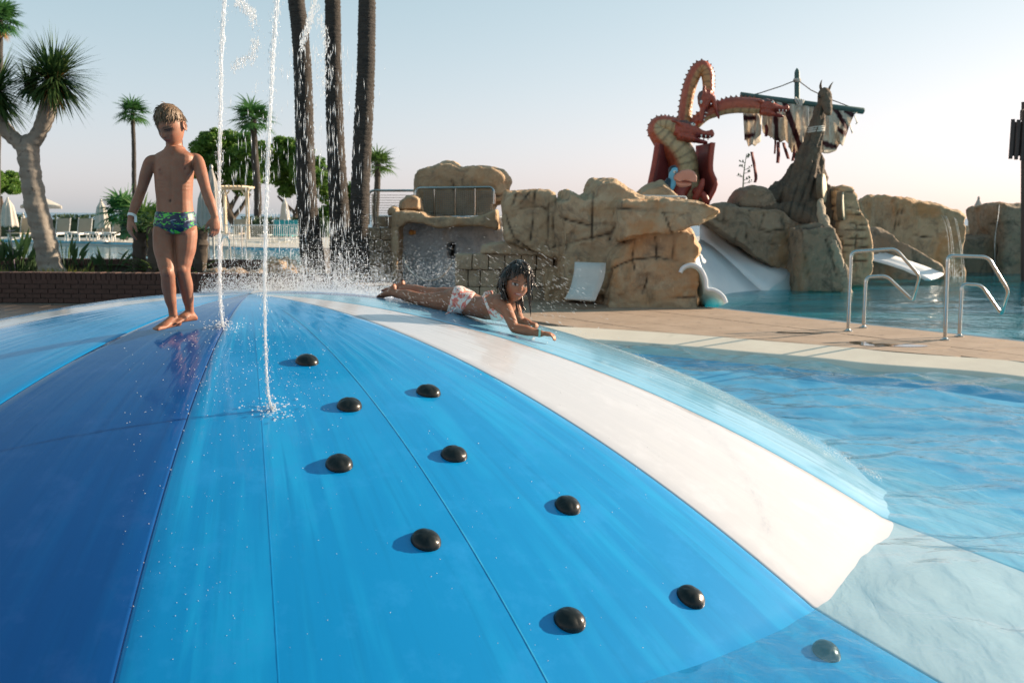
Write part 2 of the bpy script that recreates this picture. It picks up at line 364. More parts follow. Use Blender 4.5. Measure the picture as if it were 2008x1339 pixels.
tag(polar_sheet('pool_water', 'water_near', lambda a: 3.55, lambda a: pool_r(a), 75, 298, 2.0, 40, 0.0), kind='structure', label='water of the splash pool behind the dome')
def floorz(az, t): return -.31 + .235 * max(0, (t - .25) / .75) ** 1.2      # beach entry rising to the rim
for o_ in [o for o in COL.objects if o.name.startswith('pool_water')]:
    v_, _n = npmesh(o_.data); a_ = np.degrees(np.arctan2(v_[:, 1] - DC[1], v_[:, 0] - DC[0])); setattr_f(o_.data, 'chop', np.clip((a_ + 52) / 40, .10, 1) * np.clip((np.hypot(v_[:, 0] - DC[0], v_[:, 1] - DC[1]) - 3.6) / .9, .12, 1))
tag(polar_sheet('pool_floor', 'floor_pale', lambda a: 3.4, lambda a: pool_r(a) + .02, -180, 180, 2, 30, floorz), kind='structure', label='pale blue floor of the splash pool')
pmat('coping_cream', (.70, .60, .49), (.76, .66, .54), .65, 3, bump=.12, bscale=60, third=((.50, .43, .34), 1.2, .62))
tag(polar_sheet('pool_coping', 'coping_cream', lambda a: pool_r(a) - .03, lambda a: pool_r(a) + .62, -180, 180, 1.5, 8, lambda a, t: -.10 + .13 * t / .13 if t < .125 else .030 + .078 * (t - .125) / .875), kind='structure', label='cream sloped coping around the splash pool')
# ---- terrain, deck base, far pool, back pool, sea
FP = [(3.04, 15.4), (10.2, 5.2), (45, 5.2), (45, 31), (4.0, 31)]
BP = [(-60, 18.9), (-4.0, 18.9), (-8.3, 41), (-11.5, 42), (-24, 51.5), (-60, 58)]
def ray_poly(o, d, poly):
    best = 70.0
    for (x1, y1), (x2, y2) in zip(poly, poly[1:] + poly[:1]):
        ex, ey = x2 - x1, y2 - y1; den = d[0] * ey - d[1] * ex
        if abs(den) < 1e-9: continue
        t = ((x1 - o[0]) * ey - (y1 - o[1]) * ex) / den; s = ((x1 - o[0]) * d[1] - (y1 - o[1]) * d[0]) / den
        if t > 0 and 0 <= s <= 1: best = min(best, t)
    return best
def deck_r(az):
    d = (math.cos(R(az)), math.sin(R(az))); r = min(ray_poly(DC, d, FP), ray_poly(DC, d, BP))
    if d[1] > .01: r = min(r, (60 - DC[1]) / d[1])
    return max(r, pool_r(az) + .7)
pmat('deck_base', (.19, .145, .115), (.24, .19, .15), .8, 4); pmat('paver', (.32, .225, .16), (.39, .28, .205), .72, 2.2, bump=.25, bscale=45, third=((.20, .14, .105), 5.0, .58), rvar=.15)
pmat('paver_dark', (.24, .19, .165), (.31, .25, .21), .7, 2.5, bump=.25, bscale=45, third=((.17, .14, .125), 4.0, .58))
tag(polar_sheet('deck', 'deck_base', lambda a: pool_r(a) + .6, deck_r, -180, 180, .5, 6, .085), kind='structure', label='brown paved deck between the pools')
deck = thing('deck_paving', (0, 0, .085), 'sunlit tan stone paving between the two pools', 'paving'); del deck['category']; deck['kind'] = 'structure'
def in_poly(x, y, poly):
    c = False; j = len(poly) - 1
    for i in range(len(poly)):
        xi, yi = poly[i]; xj, yj = poly[j]
        if (yi > y) != (yj > y) and x < (xj - xi) * (y - yi) / (yj - yi) + xi: c = not c
        j = i
    return c
# pavers laid in rows parallel to the far pool edge
e0 = Vector((3.04, 15.4, 0)); ed = (Vector((10.2, 5.2, 0)) - e0).normalized(); en = Vector((ed.y, -ed.x, 0)); en = -en if en.y > 0 else en
def clip_poly(poly, inside, cross):
    out = []
    for a, b in zip(poly, poly[1:] + poly[:1]):
        ia, ib = inside(a), inside(b)
        if ia: out.append(a)
        if ia != ib: out.append(cross(a, b))
    return out
def pool_side(p): return math.hypot(p.x - DC[0], p.y - DC[1]) - pool_r(math.degrees(math.atan2(p.y - DC[1], p.x - DC[0]))) - .63
def bis(a, b):
    for _ in range(18):
        m_ = (a + b) / 2
        if (pool_side(m_) > 0) == (pool_side(a) > 0): a = m_
        else: b = m_
    return a
rows = [0.04, .62, 1.20, 1.78, 2.36, 2.94, 3.52]
for ri in range(len(rows) - 1):
    u = -4.2 - (ri % 2) * .45
    while u < 8.5:
        L = .9 + rng.uniform(-.02, .02)
        q = [e0 + ed * (u + .006) + en * (rows[ri] + .006), e0 + ed * (u + L - .006) + en * (rows[ri] + .006), e0 + ed * (u + L - .006) + en * (rows[ri + 1] - .006), e0 + ed * (u + .006) + en * (rows[ri + 1] - .006)]
        q = [a.lerp(b, t / 4) for a, b in zip(q, q[1:] + q[:1]) for t in range(4)]
        q = clip_poly(q, lambda p: pool_side(p) > 0, bis)
        if len(q) > 4:
            c = sum(q, Vector()) / len(q)
            if proj([c])[0][0] > 930 and c.y > 4:
                h = rng.uniform(-.0025, .0025); mb = MB(); mb.prism([Vector((p.x, p.y, .088)) for p in q], (0, 0, .02 + h), .996); mb.build('paver', 'paver', deck, smooth=False)
        u += L
# wet slabs towards the planter, cast shade painted into their dark colour
dk = thing('wet_shade_paving', (-7, 13.5, .085), 'wet paving slabs with shade painted into their dark colour between the dome and the brick planter', 'paving'); del dk['category']; dk['kind'] = 'structure'
pmat('paver_wet_shade', (.045, .038, .036), (.075, .060, .052), .35, 2.2, bump=.3, bscale=30, third=((.11, .085, .07), 3.5, .60), rvar=.15)
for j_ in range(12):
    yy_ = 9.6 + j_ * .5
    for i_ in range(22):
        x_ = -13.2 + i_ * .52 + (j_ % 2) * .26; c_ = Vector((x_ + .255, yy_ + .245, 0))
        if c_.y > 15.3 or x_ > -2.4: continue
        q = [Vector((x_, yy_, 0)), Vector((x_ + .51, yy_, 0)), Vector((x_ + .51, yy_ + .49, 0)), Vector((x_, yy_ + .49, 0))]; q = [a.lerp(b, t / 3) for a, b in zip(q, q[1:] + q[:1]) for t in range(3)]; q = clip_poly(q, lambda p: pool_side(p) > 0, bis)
        if len(q) > 4: mb = MB(); mb.prism([Vector((p.x, p.y, .088)) for p in q], (0, 0, .02 + rng.uniform(-.003, .003)), .994); mb.build('paver', 'paver_wet_shade', dk, smooth=False)
m, nt, b = newmat('puddle'); b.inputs['Base Color'].default_value = (.05, .04, .035, 1); b.inputs['Roughness'].default_value = .02
for px_, py_, rx_, ry_ in ((1735, 676, .32, .16), (1690, 671, .10, .06), (1560, 652, .22, .05)):
    c_ = atZ(px_, py_, .1125); mb = MB(); mb.add([c_ + Vector((rx_ * math.cos(a) * (1 + .3 * math.sin(3 * a + px_)), ry_ * math.sin(a) * (1 + .3 * math.cos(2 * a)) , 0)) + ed * (rx_ * .3 * math.cos(a)) for a in (2 * math.pi * k / 28 for k in range(28))], [tuple(range(28))]); tag(face_up(mb.build('puddle', 'puddle', None, smooth=False)), kind='structure', label='small puddle on the tan paving')
edge = MB(); edge.tube([(3.04, 15.4, .075), (10.2, 5.2, .075)], .04, 8); edge.tube([(3.04, 15.4, .02), (3.04, 15.41, -1.2)], .01, 4)
pmat('edge_white', (.72, .70, .66), (.62, .6, .57), .4, 8)
tag(edge.build('pool_edge', 'edge_white'), kind='structure', label='thin white rim of the far pool')
def flat(name, poly, z, mat, label):
    mb = MB(); mb.add([(x, y, z) for x, y in poly], [tuple(range(len(poly)))]); return tag(face_up(mb.build(name, mat, smooth=False)), kind='structure', label=label)
def walls(name, poly, z0, z1, mat, label):
    mb = MB(); n = len(poly)
    mb.add([(x, y, z0) for x, y in poly] + [(x, y, z1) for x, y in poly], [(i, (i + 1) % n, n + (i + 1) % n, n + i) for i in range(n)]); return tag(mb.build(name, mat, smooth=False), kind='structure', label=label)
flat('pool_floor', FP, -1.3, 'floor_teal', 'teal floor of the slide pool'); walls('pool_wall', FP, -1.3, .08, 'floor_teal', 'teal walls of the slide pool')
flat('pool_floor', BP, -1.2, 'floor_blue', 'blue floor of the big pool behind the planter'); walls('pool_wall', BP, -1.2, .08, 'floor_blue', 'blue walls of the big pool behind the planter')
flat('pool_water', BP, .02, 'water_back', 'blue water of the big pool behind the planter')
vs, fs = [], []; nx, ny = 170, 190
for i in range(nx + 1):
    for j in range(ny + 1):
        Y = 5.2 + (31 - 5.2) * (j / ny) ** 1.15; x0 = 3.04 + (15.4 - Y) * .7019 if Y < 15.4 else 3.04 + (Y - 15.4) * .0615
        X = x0 + (30 - x0) * (i / nx) ** 1.2; vs.append((X, Y, .02 + waveh(X * .8, Y * .8, .75 + .3 * math.sin(X * .7 + Y * .9))))
for i in range(nx):
    for j in range(ny): a = i * (ny + 1) + j; fs.append((a, a + 1, a + ny + 2, a + ny + 1))
mb = MB(); mb.add(vs, fs); tag(face_up(mb.build('pool_water', 'water_far', sharp=0)), kind='structure', label='rippled teal water of the slide pool')
pmat('terrace', (.46, .42, .37), (.54, .49, .43), .75, .6); pmat('earth', (.10, .085, .06), (.14, .12, .08), .9, 2); pmat('lawn', (.05, .085, .02), (.075, .11, .03), .9, 3)
flat('terrace', [(-7.9, 41), (-11.5, 42.05), (-24, 51.55), (-60, 58.1), (-60, 72), (10, 72), (10, 41)], .11, 'terrace', 'pale paved terrace beyond the big pool')
flat('terrace', [(3.6, 31.05), (60, 31.05), (60, 72), (3.6, 72)], .09, 'terrace', 'pale paved terrace beyond the slide pool')
walls('terrace_edge', [(-7.9, 41), (-11.5, 42.05), (-24, 51.55), (-60, 58.1)], -.5, .11, 'terrace', 'pale edge of the terrace at the big pool')
m, nt, b = newmat('sea'); b.inputs['Base Color'].default_value = (.030, .105, .16, 1); b.inputs['Roughness'].default_value = .25
nt.links.new(_bump(nt, _noise(nt, .35, 4, .6), .6, .5), b.inputs['Normal'])
flat('ground', [(-90, -40), (90, -40), (90, 95), (-90, 95)], -1.6, 'earth', 'ground under the pool terraces')
flat('sea', [(-16000, 60), (16000, 60), (16000, 20000), (-16000, 20000)], -9.0, 'sea', 'calm blue sea at the horizon')
# ------------------------------------------------------------------ themed rockwork on the far side
def rock_mat(name, c1, c2, c3, dark=(.030, .026, .022)):
    m, nt, b = newmat(name)
    c = _mix(nt, c1, c2, _ramp(nt, _noise(nt, 1.1, 5, .6, dist=.4), .35, .65)); c = _mix(nt, c, c3, _ramp(nt, _noise(nt, 3.1, 6, .7, dist=.8), .50, .68))
    c = _mix(nt, c, (c1[0] * 1.15, c1[1] * .92, c1[2] * .72), _ramp(nt, _noise(nt, .8, 4, .6, dist=1.0), .52, .66))
    c = _mix(nt, c, tuple(x * .45 for x in c1), _ramp(nt, _noise(nt, 2.2, 5, .7, stretch=(1.6, 1.6, .5)), .58, .80))
    c = _mix(nt, c, tuple(min(1, x * 1.35) for x in c2), _ramp(nt, _noise(nt, 9, 5, .7), .60, .78))
    c = _mix(nt, c, dark, _attr(nt, 'crack', 2)); nt.links.new(c, b.inputs['Base Color']); b.inputs['Roughness'].default_value = .82; b.inputs['Specular IOR Level'].default_value = .25
    n1 = _bump(nt, _noise(nt, 7, 7, .7), .85, .06); nt.links.new(_bump(nt, _noise(nt, 38, 5, .7), .5, .018, n1), b.inputs['Normal']); return m
rock_mat('rock_tan', (.42, .285, .175), (.53, .385, .25), (.25, .185, .13)); rock_mat('rock_grey', (.23, .17, .12), (.32, .24, .17), (.13, .105, .082)); rock_mat('rock_block', (.42, .31, .21), (.52, .39, .27), (.27, .21, .16))
rock_mat('plaster_pale', (.50, .54, .57), (.62, .64, .66), (.36, .40, .43)); rock_mat('trunk_wood', (.125, .093, .068), (.165, .122, .088), (.07, .058, .048)); rock_mat('root_pale', (.36, .29, .21), (.42, .34, .25), (.27, .22, .17))
def add_prism(mb, poly, Y, tf, tb, sf=.86, sb=.86, dz=0.0):
    """an outline at distance Y given real thickness: full section at Y, chamfered front and back"""
    P = [atY(x, y, Y) for x, y in poly]; n = len(P); c = sum(P, Vector()) / n; rings = []
    for off, k in ((-tf, sf), (-tf * .55, .5 + sf * .5), (0, 1.0), (tb * .6, .5 + sb * .5), (tb, sb)):
        rings.append([c + (p - c) * k + Vector((0, off, dz * off)) for p in P])
    mb.loft(rings)
def rockify(mb, name, mat, label=None, cat='rock', voxel=.035, sm=5, amp=.06, sc=1.6, cracks=(), cw=2.2, cdepth=.05, parent=None, seed=0, facet=.06, base=None, group=None, sy=None):
    me = remesh(mb, voxel, sm, .5); v, n = npmesh(me)
    d = amp * fnoise(v, sc, 5, seed) + .4 * amp * (np.abs(fnoise(v, sc * 3.6, 3, seed + 2)) * -1.6 + .5)
    if facet:
        o = Vector((seed * 5.1, seed, 2.2)); q = np.array([noise.voronoi(Vector(p) * sc * .8 + o)[0][:2] for p in v.tolist()]); d += facet * (np.clip(q[:, 1] - q[:, 0], 0, .5) - .25)
    v = v + n * d[:, None]
    cr = np.zeros(len(v))
    if cracks:
        P = proj(v); fr = ((v - np.array([0, 0, HC])) * n).sum(1) < 0; wob = 1.6 * fnoise(v, 4, 2, seed + 3); brk = np.clip(.75 + 1.1 * fnoise(v, 2.2, 2, seed + 8), 0.05, 1)
        for c in cracks:
            dd = polydist(P + wob[:, None], c); g = np.exp(-(dd / (cw * .8)) ** 2) * fr * brk; cr = np.maximum(cr, g)
        v = v - n * (cdepth * cr)[:, None]
    if parent is None and label: loc = Vector(v.min(0)) * .5 + Vector(v.max(0)) * .5; loc.z = float(v[:, 2].min())
    else: loc = parent_loc(parent) if parent else Vector()
    setco(me, v - np.array(loc)); setattr_f(me, 'crack', np.clip(cr * (.85 + .5 * fnoise(v, 3.0, 2, seed + 5)), 0, .92))
    o = finish(name, me, mat, parent, sharp=0, fixn=False)
    if parent is None: o.location = loc; tag(o, label, cat, group)
    return o
# --- upper left boulder with the viewing platform face
mb = MB(); add_prism(mb, [(815, 345), (818, 334), (850, 329), (870, 320), (890, 321), (905, 330), (945, 325), (966, 328), (986, 338), (1001, 352), (998, 376), (988, 398), (972, 402), (972, 470), (832, 470), (830, 400), (818, 396)], 20.6, .9, 1.2, .9)
rockify(mb, 'boulder', 'rock_tan', 'big square tan boulder on top of the rock wall behind the steel railing', amp=.07, sm=6, cracks=[[(886, 354), (890, 380), (899, 420)], [(907, 352), (909, 400), (905, 425)], [(831, 418), (870, 421), (925, 428)], [(945, 384), (985, 384)], [(930, 395), (945, 386)]], seed=1)
# --- left stepped wall of blocks
bw = thing('block_wall', atY(750, 560, 19.0), 'stepped grey stone block wall beside the palm trunks', 'wall')
def block_parts(rows, Y, depth, mat, parent, seed=0, joint=.55):
    rg = random.Random(seed)
    for y0, y1, xs in rows:
        for xa, xb in zip(xs[:-1], xs[1:]):
            mb = MB(); dY = rg.uniform(-.03, .03); a = atY(xa + joint, y1 - joint, Y + dY); b = atY(xb - joint, y0 + joint, Y + dY); c = (a + b) / 2; sz = (b.x - a.x, depth, b.z - a.z)
            mb.box((c.x, c.y + depth / 2, c.z), sz)
            me = bpy.data.meshes.new('block'); off = parent_loc(parent); me.from_pydata([tuple(Vector(v) - off) for v in mb.v], [], mb.f)
            bm = bmesh.new(); bm.from_mesh(me); bmesh.ops.bevel(bm, geom=list(bm.edges), offset=.022, segments=2, affect='EDGES', profile=.6); bmesh.ops.subdivide_edges(bm, edges=[e for e in bm.edges if e.calc_length() > .2], cuts=3, use_grid_fill=True)
            for v in bm.verts:
                p = v.co + off; v.co += Vector((0, 1, 0)) * (.035 * noise.noise(p * 3.1)) + Vector((1, 0, 1)) * .010 * noise.noise(p * 5)
            bmesh.ops.recalc_face_normals(bm, faces=bm.faces); bm.to_mesh(me); bm.free(); me.shade_smooth(); me.set_sharp_from_angle(angle=R(50))
            setattr_f(me, 'crack', [0] * len(me.vertices)); o = bpy.data.objects.new('block', me); COL.objects.link(o); me.materials.append(MATS[mat]); o.parent = parent
block_parts([(446, 471, (700, 722, 746, 772)), (471, 495, (700, 734, 772)), (495, 521, (700, 722, 750, 772)), (521, 552, (700, 736, 772)), (424, 446, (738, 758, 775))], 18.9, .5, 'rock_block', bw, 3)
mbk = MB(); P0 = atY(700, 556, 19.05); P1 = atY(771, 448, 19.05); mbk.box(((P0.x + P1.x) / 2, 19.3, (P0.z + P1.z) / 2), (P1.x - P0.x - .02, .4, P1.z - P0.z - .03))
pmat('mortar', (.11, .09, .07), (.14, .115, .09), .9, 8); mbk.build('mortar', 'mortar', bw, smooth=False)
for nm, poly, Y, lab, sd in (('stone', [(760, 424), (762, 410), (772, 404), (783, 408), (786, 424)], 18.95, 'small round tan stone on the block wall', 5), ('stone', [(781, 416), (784, 396), (796, 383), (812, 381), (828, 388), (831, 416)], 19.2, 'round tan boulder resting on the ledge below the railing', 6)):
    mb = MB(); add_prism(mb, poly, Y, .22, .3, .7, .7); rockify(mb, nm, 'rock_tan', lab, voxel=.03, amp=.03, sc=2.5, facet=.03, seed=sd)
mb = MB(); add_prism(mb, [(770, 440), (771, 420), (786, 414), (830, 414), (842, 424), (905, 428), (950, 424), (978, 408), (980, 450), (940, 442), (860, 446), (800, 434), (784, 446), (782, 500), (784, 556), (768, 556), (770, 470)], 18.8, .30, 1.4, .97)
rockify(mb, 'rock_ledge', 'rock_tan', 'overhanging tan rock ledge and column framing the grey splash wall', voxel=.032, amp=.035, sc=2.4, facet=.03, seed=7)
# --- grey splash wall with niche, rope and orange nozzle
pw = thing('splash_wall', atY(870, 560, 19.3), 'pale grey plastered splash wall with a dark niche', 'wall')
mb = MB()
for x0, x1, y0, y1 in ((774, 876, 428, 575), (896, 985, 428, 575), (876, 896, 428, 473), (876, 896, 511, 575)):
    a = atY(x0, y1, 19.3); b = atY(x1, y0, 19.3); mb.box(((a.x + b.x) / 2, 19.55, (a.z + b.z) / 2), (b.x - a.x + .05, .5, b.z - a.z + .05))
rockify(mb, 'wall_face', 'plaster_pale', voxel=.03, sm=3, amp=.05, sc=2.2, facet=0, parent=pw, seed=9)
mb = MB(); a = atY(872, 515, 19.7); b = atY(900, 468, 19.7); mb.box(((a.x + b.x) / 2, 19.9, (a.z + b.z) / 2), (b.x - a.x, .1, b.z - a.z)); mb.build('niche', 'mortar', pw, smooth=False)
pmat('orange_paint', (.75, .30, .04), (.65, .25, .03), .4, 10); mb = MB(); p = atY(807, 456, 19.2); mb.tube([p + Vector((0, .15, 0)), p, p + Vector((0, -.06, -.01))], [.05, .055, .04], 12); mb.box(p + Vector((.02, .02, 0)), (.12, .05, .07)); tag(mb.build('water_nozzle', 'orange_paint'), 'small orange water nozzle on the grey splash wall', 'nozzle')
pmat('rope', (.55, .52, .47), (.45, .42, .38), .8, 60, bump=.5, bscale=120); mb = MB(); mb.tube(catmull([atY(791, 506, 18.7), atY(800, 526, 18.5), atY(818, 543, 18.4), atY(845, 549, 18.3), atY(868, 540, 18.2), atY(888, 513, 18.0)], 6), .022, 8); tag(mb.build('rope', 'rope'), 'sagging white rope hanging in front of the grey splash wall', 'rope')
# --- front block wall
fw = thing('block_wall', atY(1005, 585, 16.6), 'low tan stone block wall behind the lying girl', 'wall')
block_parts([(498, 529, (892, 926, 958, 990, 1022, 1052, 1086)), (529, 563, (892, 918, 942, 980, 1014, 1050, 1088)), (563, 592, (892, 940, 976, 1006, 1044, 1090))], 16.5, .55, 'rock_block', fw, 4)
a = atY(893, 596, 16.6); b = atY(1088, 500, 16.6); mbk = MB(); mbk.box(((a.x + b.x) / 2, 16.85, (a.z + b.z) / 2), (b.x - a.x - .03, .42, b.z - a.z - .05)); mbk.build('mortar', 'mortar', fw, smooth=False)
mb = MB(); add_prism(mb, [(939, 500), (946, 480), (965, 473), (1015, 471), (1035, 479), (1046, 492), (1060, 494), (1085, 500)], 16.7, .32, .5, .85); rockify(mb, 'capstone', 'rock_block', 'rounded capstone lying along the top of the low block wall', voxel=.03, amp=.03, facet=.02, seed=11)
# --- main rock mass
mb = MB()
add_prism(mb, [(984, 392), (990, 376), (1010, 371), (1060, 373), (1082, 377), (1093, 388), (1094, 440), (1090, 510), (1060, 505), (1010, 480), (990, 470), (984, 430)], 17.2, 1.0, 1.4, .86)
add_prism(mb, [(1080, 396), (1096, 390), (1099, 370), (1112, 377), (1133, 388), (1150, 378), (1160, 350), (1197, 348), (1220, 367), (1250, 383), (1290, 395), (1290, 470), (1240, 500), (1180, 600), (1100, 600), (1080, 500)], 17.0, 1.3, 1.6, .82)
add_prism(mb, [(1200, 395), (1290, 388), (1357, 395), (1388, 412), (1388, 420), (1350, 440), (1300, 452), (1240, 462), (1200, 470)], 16.2, 1.3, 1.8, .92)
add_prism(mb, [(1170, 500), (1230, 440), (1345, 440), (1357, 480), (1346, 505), (1352, 545), (1358, 606), (1300, 610), (1160, 604)], 16.5, 1.25, 1.8, .84)
add_prism(mb, [(1060, 520), (1180, 500), (1180, 600), (1060, 598)], 17.0, .7, 1.0, .9)
rockify(mb, 'rock_outcrop', 'rock_tan', 'large cracked tan rock outcrop in front of the dragon', voxel=.028, sm=4, amp=.075, sc=1.5, facet=.09, seed=13, cw=2.0, cdepth=.055,
        cracks=[[(1048, 376), (1046, 420), (1040, 470)], [(1076, 400), (1072, 480), (1080, 490)], [(1090, 392), (1085, 440), (1088, 486)], [(1012, 380), (1004, 402)], [(1038, 378), (1020, 402)], [(1163, 378), (1162, 420), (1160, 468)], [(1020, 410), (1060, 404), (1100, 428), (1150, 440), (1205, 440)],
                [(1085, 484), (1120, 476), (1160, 466), (1200, 458)], [(1205, 438), (1196, 470)], [(990, 420), (1010, 470), (1040, 492), (1060, 500)], [(1245, 470), (1240, 505), (1246, 530)], [(1285, 465), (1288, 508)], [(1322, 462), (1318, 510)], [(1190, 530), (1240, 510), (1290, 504), (1330, 512), (1350, 525)],
                [(1304, 420), (1318, 460)], [(1186, 408), (1240, 410), (1290, 412)], [(1318, 585), (1362, 582)], [(1110, 490), (1107, 478)], [(1200, 530), (1180, 590)], [(1270, 540), (1262, 575)], [(1300, 418), (1340, 420)]])
mb = MB(); add_prism(mb, [(1245, 388), (1252, 372), (1275, 362), (1300, 355), (1330, 390), (1330, 410), (1245, 405)], 20.5, .5, .8, .8); rockify(mb, 'rock', 'rock_tan', 'low tan rock beside the left dragon wing', voxel=.04, seed=15, amp=.05)
# --- rocks between the slide and the tree trunk
mb = MB(); add_prism(mb, [(1376, 432), (1388, 404), (1420, 402), (1480, 408), (1530, 415), (1570, 436), (1600, 470), (1618, 520), (1620, 575), (1556, 575), (1552, 545), (1520, 530), (1480, 505), (1420, 462)], 21.0, .30, 2.2, .97)
rockify(mb, 'rock_bank', 'rock_grey', 'dark cracked rock bank along the white slide', voxel=.042, amp=.07, facet=.10, seed=17, cw=1.9, cdepth=.06, cracks=[[(1390, 420), (1420, 440), (1435, 425)], [(1405, 432), (1450, 440), (1500, 452)], [(1422, 408), (1418, 440)], [(1470, 412), (1462, 470)], [(1500, 418), (1488, 450), (1510, 455)], [(1452, 440), (1440, 475)], [(1532, 425), (1545, 470), (1560, 520)], [(1515, 453), (1560, 448)], [(1560, 440), (1575, 480), (1580, 560)], [(1480, 475), (1520, 480)]])
mb = MB(); add_prism(mb, [(1433, 412), (1437, 390), (1450, 372), (1470, 364), (1495, 364), (1506, 374), (1520, 400), (1520, 415)], 21.6, .5, .9, .8); rockify(mb, 'boulder', 'rock_grey', 'rounded grey boulder behind the root of the carved trunk', voxel=.04, amp=.05, seed=19)
mb = MB(); add_prism(mb, [(1555, 445), (1600, 436), (1625, 440), (1640, 480), (1652, 530), (1656, 578), (1552, 578)], 20.3, .45, 1.5, .9)
rockify(mb, 'rock', 'rock_grey', 'dark rock foot under the carved trunk at the water', voxel=.04, amp=.06, seed=21, cracks=[[(1570, 450), (1578, 500), (1590, 560)], [(1560, 448), (1625, 442)], [(1620, 470), (1640, 540)]])
mb = MB(); add_prism(mb, [(1628, 372), (1645, 362), (1660, 362), (1669, 382), (1680, 410), (1693, 430), (1702, 480), (1704, 540), (1690, 572), (1630, 572)], 21.6, .45, 1.4, .88)
rockify(mb, 'layered_rock', 'rock_tan', 'tan layered rock column with cut log discs', voxel=.036, amp=.05, seed=23, facet=.08, cw=1.6, cdepth=.06, cracks=[[(1630, y + rng.uniform(-3, 3)), (1660, y + 4), (1700, y + rng.uniform(2, 10))] for y in range(372, 560, 15)] + [[(1655, 380), (1660, 430)], [(1680, 440), (1676, 520)], [(1650, 470), (1655, 540)]])
# --- waterfall rock, right rock, low rocks
mb = MB(); add_prism(mb, [(1712, 384), (1722, 379), (1745, 384), (1790, 393), (1835, 402), (1860, 410), (1880, 422), (1878, 445), (1870, 480), (1872, 560), (1712, 560), (1716, 470), (1716, 420)], 26.5, .9, 1.8, .86)
rockify(mb, 'waterfall_rock', 'rock_tan', 'tan rock with a spring basin and small waterfall', voxel=.05, amp=.08, seed=25, facet=.10, cw=1.8, cdepth=.07, cracks=[[(1762, 412), (1752, 450), (1748, 485)], [(1790, 462), (1830, 466)], [(1720, 440), (1722, 490)], [(1772, 410), (1762, 440)]])
mb = MB(); add_prism(mb, [(1690, 470), (1712, 446), (1730, 450), (1775, 480), (1800, 495), (1840, 520), (1856, 555), (1690, 560)], 24.6, .35, 1.2, .9); rockify(mb, 'rock', 'rock_grey', 'low dark rock behind the small white slide', voxel=.045, amp=.06, seed=27, cracks=[[(1790, 495), (1800, 540)]])
mb = MB(); add_prism(mb, [(1935, 402), (1945, 398), (1990, 402), (2025, 398), (2090, 405), (2090, 560), (1940, 560), (1944, 470)], 27.5, .6, 1.6, .92); rockify(mb, 'rock', 'rock_grey', 'dark tall rock with a water trickle at the right edge', voxel=.055, amp=.08, seed=29, cracks=[[(1958, 402), (1956, 470), (1950, 520)], [(1940, 440), (2005, 436)]])
mb = MB(); add_prism(mb, [(1860, 480), (1880, 462), (1905, 466), (1940, 456), (1950, 560), (1860, 560)], 28.0, .5, 1.2, .9); rockify(mb, 'rock', 'rock_grey', 'low dark rock bank between waterfall rock and right edge rock', voxel=.05, amp=.06, seed=31)
mb = MB(); add_prism(mb, [(1878, 470), (1882, 448), (1900, 444), (1918, 452), (1924, 470)], 30.0, .5, .8, .8); rockify(mb, 'rock', 'rock_tan', 'small warm brown rock below the closed parasol by the waterfall', voxel=.045, amp=.05, seed=33)
# --- waterfall and trickle
m, nt, b = newmat('white_water'); b.inputs['Base Color'].default_value = (.86, .88, .90, 1); b.inputs['Roughness'].default_value = .25; b.inputs['Alpha'].default_value = .8
trl = nt.nodes.new('ShaderNodeBsdfTranslucent'); trl.inputs[0].default_value = (.9, .92, .94, 1); mxs = nt.nodes.new('ShaderNodeMixShader'); mxs.inputs[0].default_value = .45
nt.links.new(b.outputs[0], mxs.inputs[1]); nt.links.new(trl.outputs[0], mxs.inputs[2]); nt.links.new(mxs.outputs[0], nt.nodes['Material Output'].inputs[0])
wf = thing('waterfall', atY(1862, 545, 25.4), 'thin white waterfall spilling from the tan rock basin', 'waterfall'); rg = random.Random(5)
for k, (x0, y0, x1, x2, wd) in enumerate(((1842, 424, 1858, 1863, 1.0), (1846, 424, 1863, 1868, .7), (1850, 425, 1866, 1872, 1.2), (1868, 428, 1879, 1888, .8), (1871, 430, 1882, 1892, .5))):
    L = [(x0, y0 - 3, 25.75), (x0 + (x1 - x0) * .45, y0 + 3, 25.5), (x1, y0 + 34, 25.35), (x1 + (x2 - x1) * .7, y0 + 75, 25.25), (x2, 546, 25.2)]
    mb = MB(); c = catmull([atY(*p) for p in L], 14); mb.tube(c, [max(.003, wd * .0055 * (.55 + .9 * noise.noise(Vector((i * .45, k * 3.1, 0))))) for i in range(len(c))], 6, jit=.25); mb.build('water_strand', 'white_water', wf)
mb = MB(); c = [atY(1953 + 2 * math.sin(y * .05) + (1965 - 1953) * (470 - y) / 70 * .4, y, 26.72 - .0004 * y) for y in range(402, 545, 8)]; mb.tube(c, [.002 + .005 * rg.random() for _ in c], 5); tag(mb.build('water_trickle', 'white_water'), 'thin water trickle down the dark rock at the right edge', 'water trickle')
# --- slides
m, nt, b = newmat('slide_white'); b.inputs['Base Color'].default_value = (.72, .71, .72, 1); b.inputs['Roughness'].default_value = .3; nt.links.new(_mix(nt, (.80, .79, .80), (.70, .71, .74), _ramp(nt, _noise(nt, 1.5, 4), .4, .7)), b.inputs['Base Color'])
def sheet(name, grid, th, mat, parent=None, flip=False):
    """a curved sheet with real thickness from a grid of points"""
    n, m_ = len(grid), len(grid[0]); mb = MB(); vs = [p for r in grid for p in r]; fs = []
    for i in range(n - 1):
        for j in range(m_ - 1): fs.append((i * m_ + j, i * m_ + j + 1, (i + 1) * m_ + j + 1, (i + 1) * m_ + j))
    mb.add(vs, fs); o = mb.build(name, mat, parent, sharp=60); md = o.modifiers.new('t', 'SOLIDIFY'); md.thickness = th; md.offset = 0; return o
sw = thing('water_slide', atZ(1450, 566, .02), 'wide white slide running down from the rocks into the pool', 'slide')
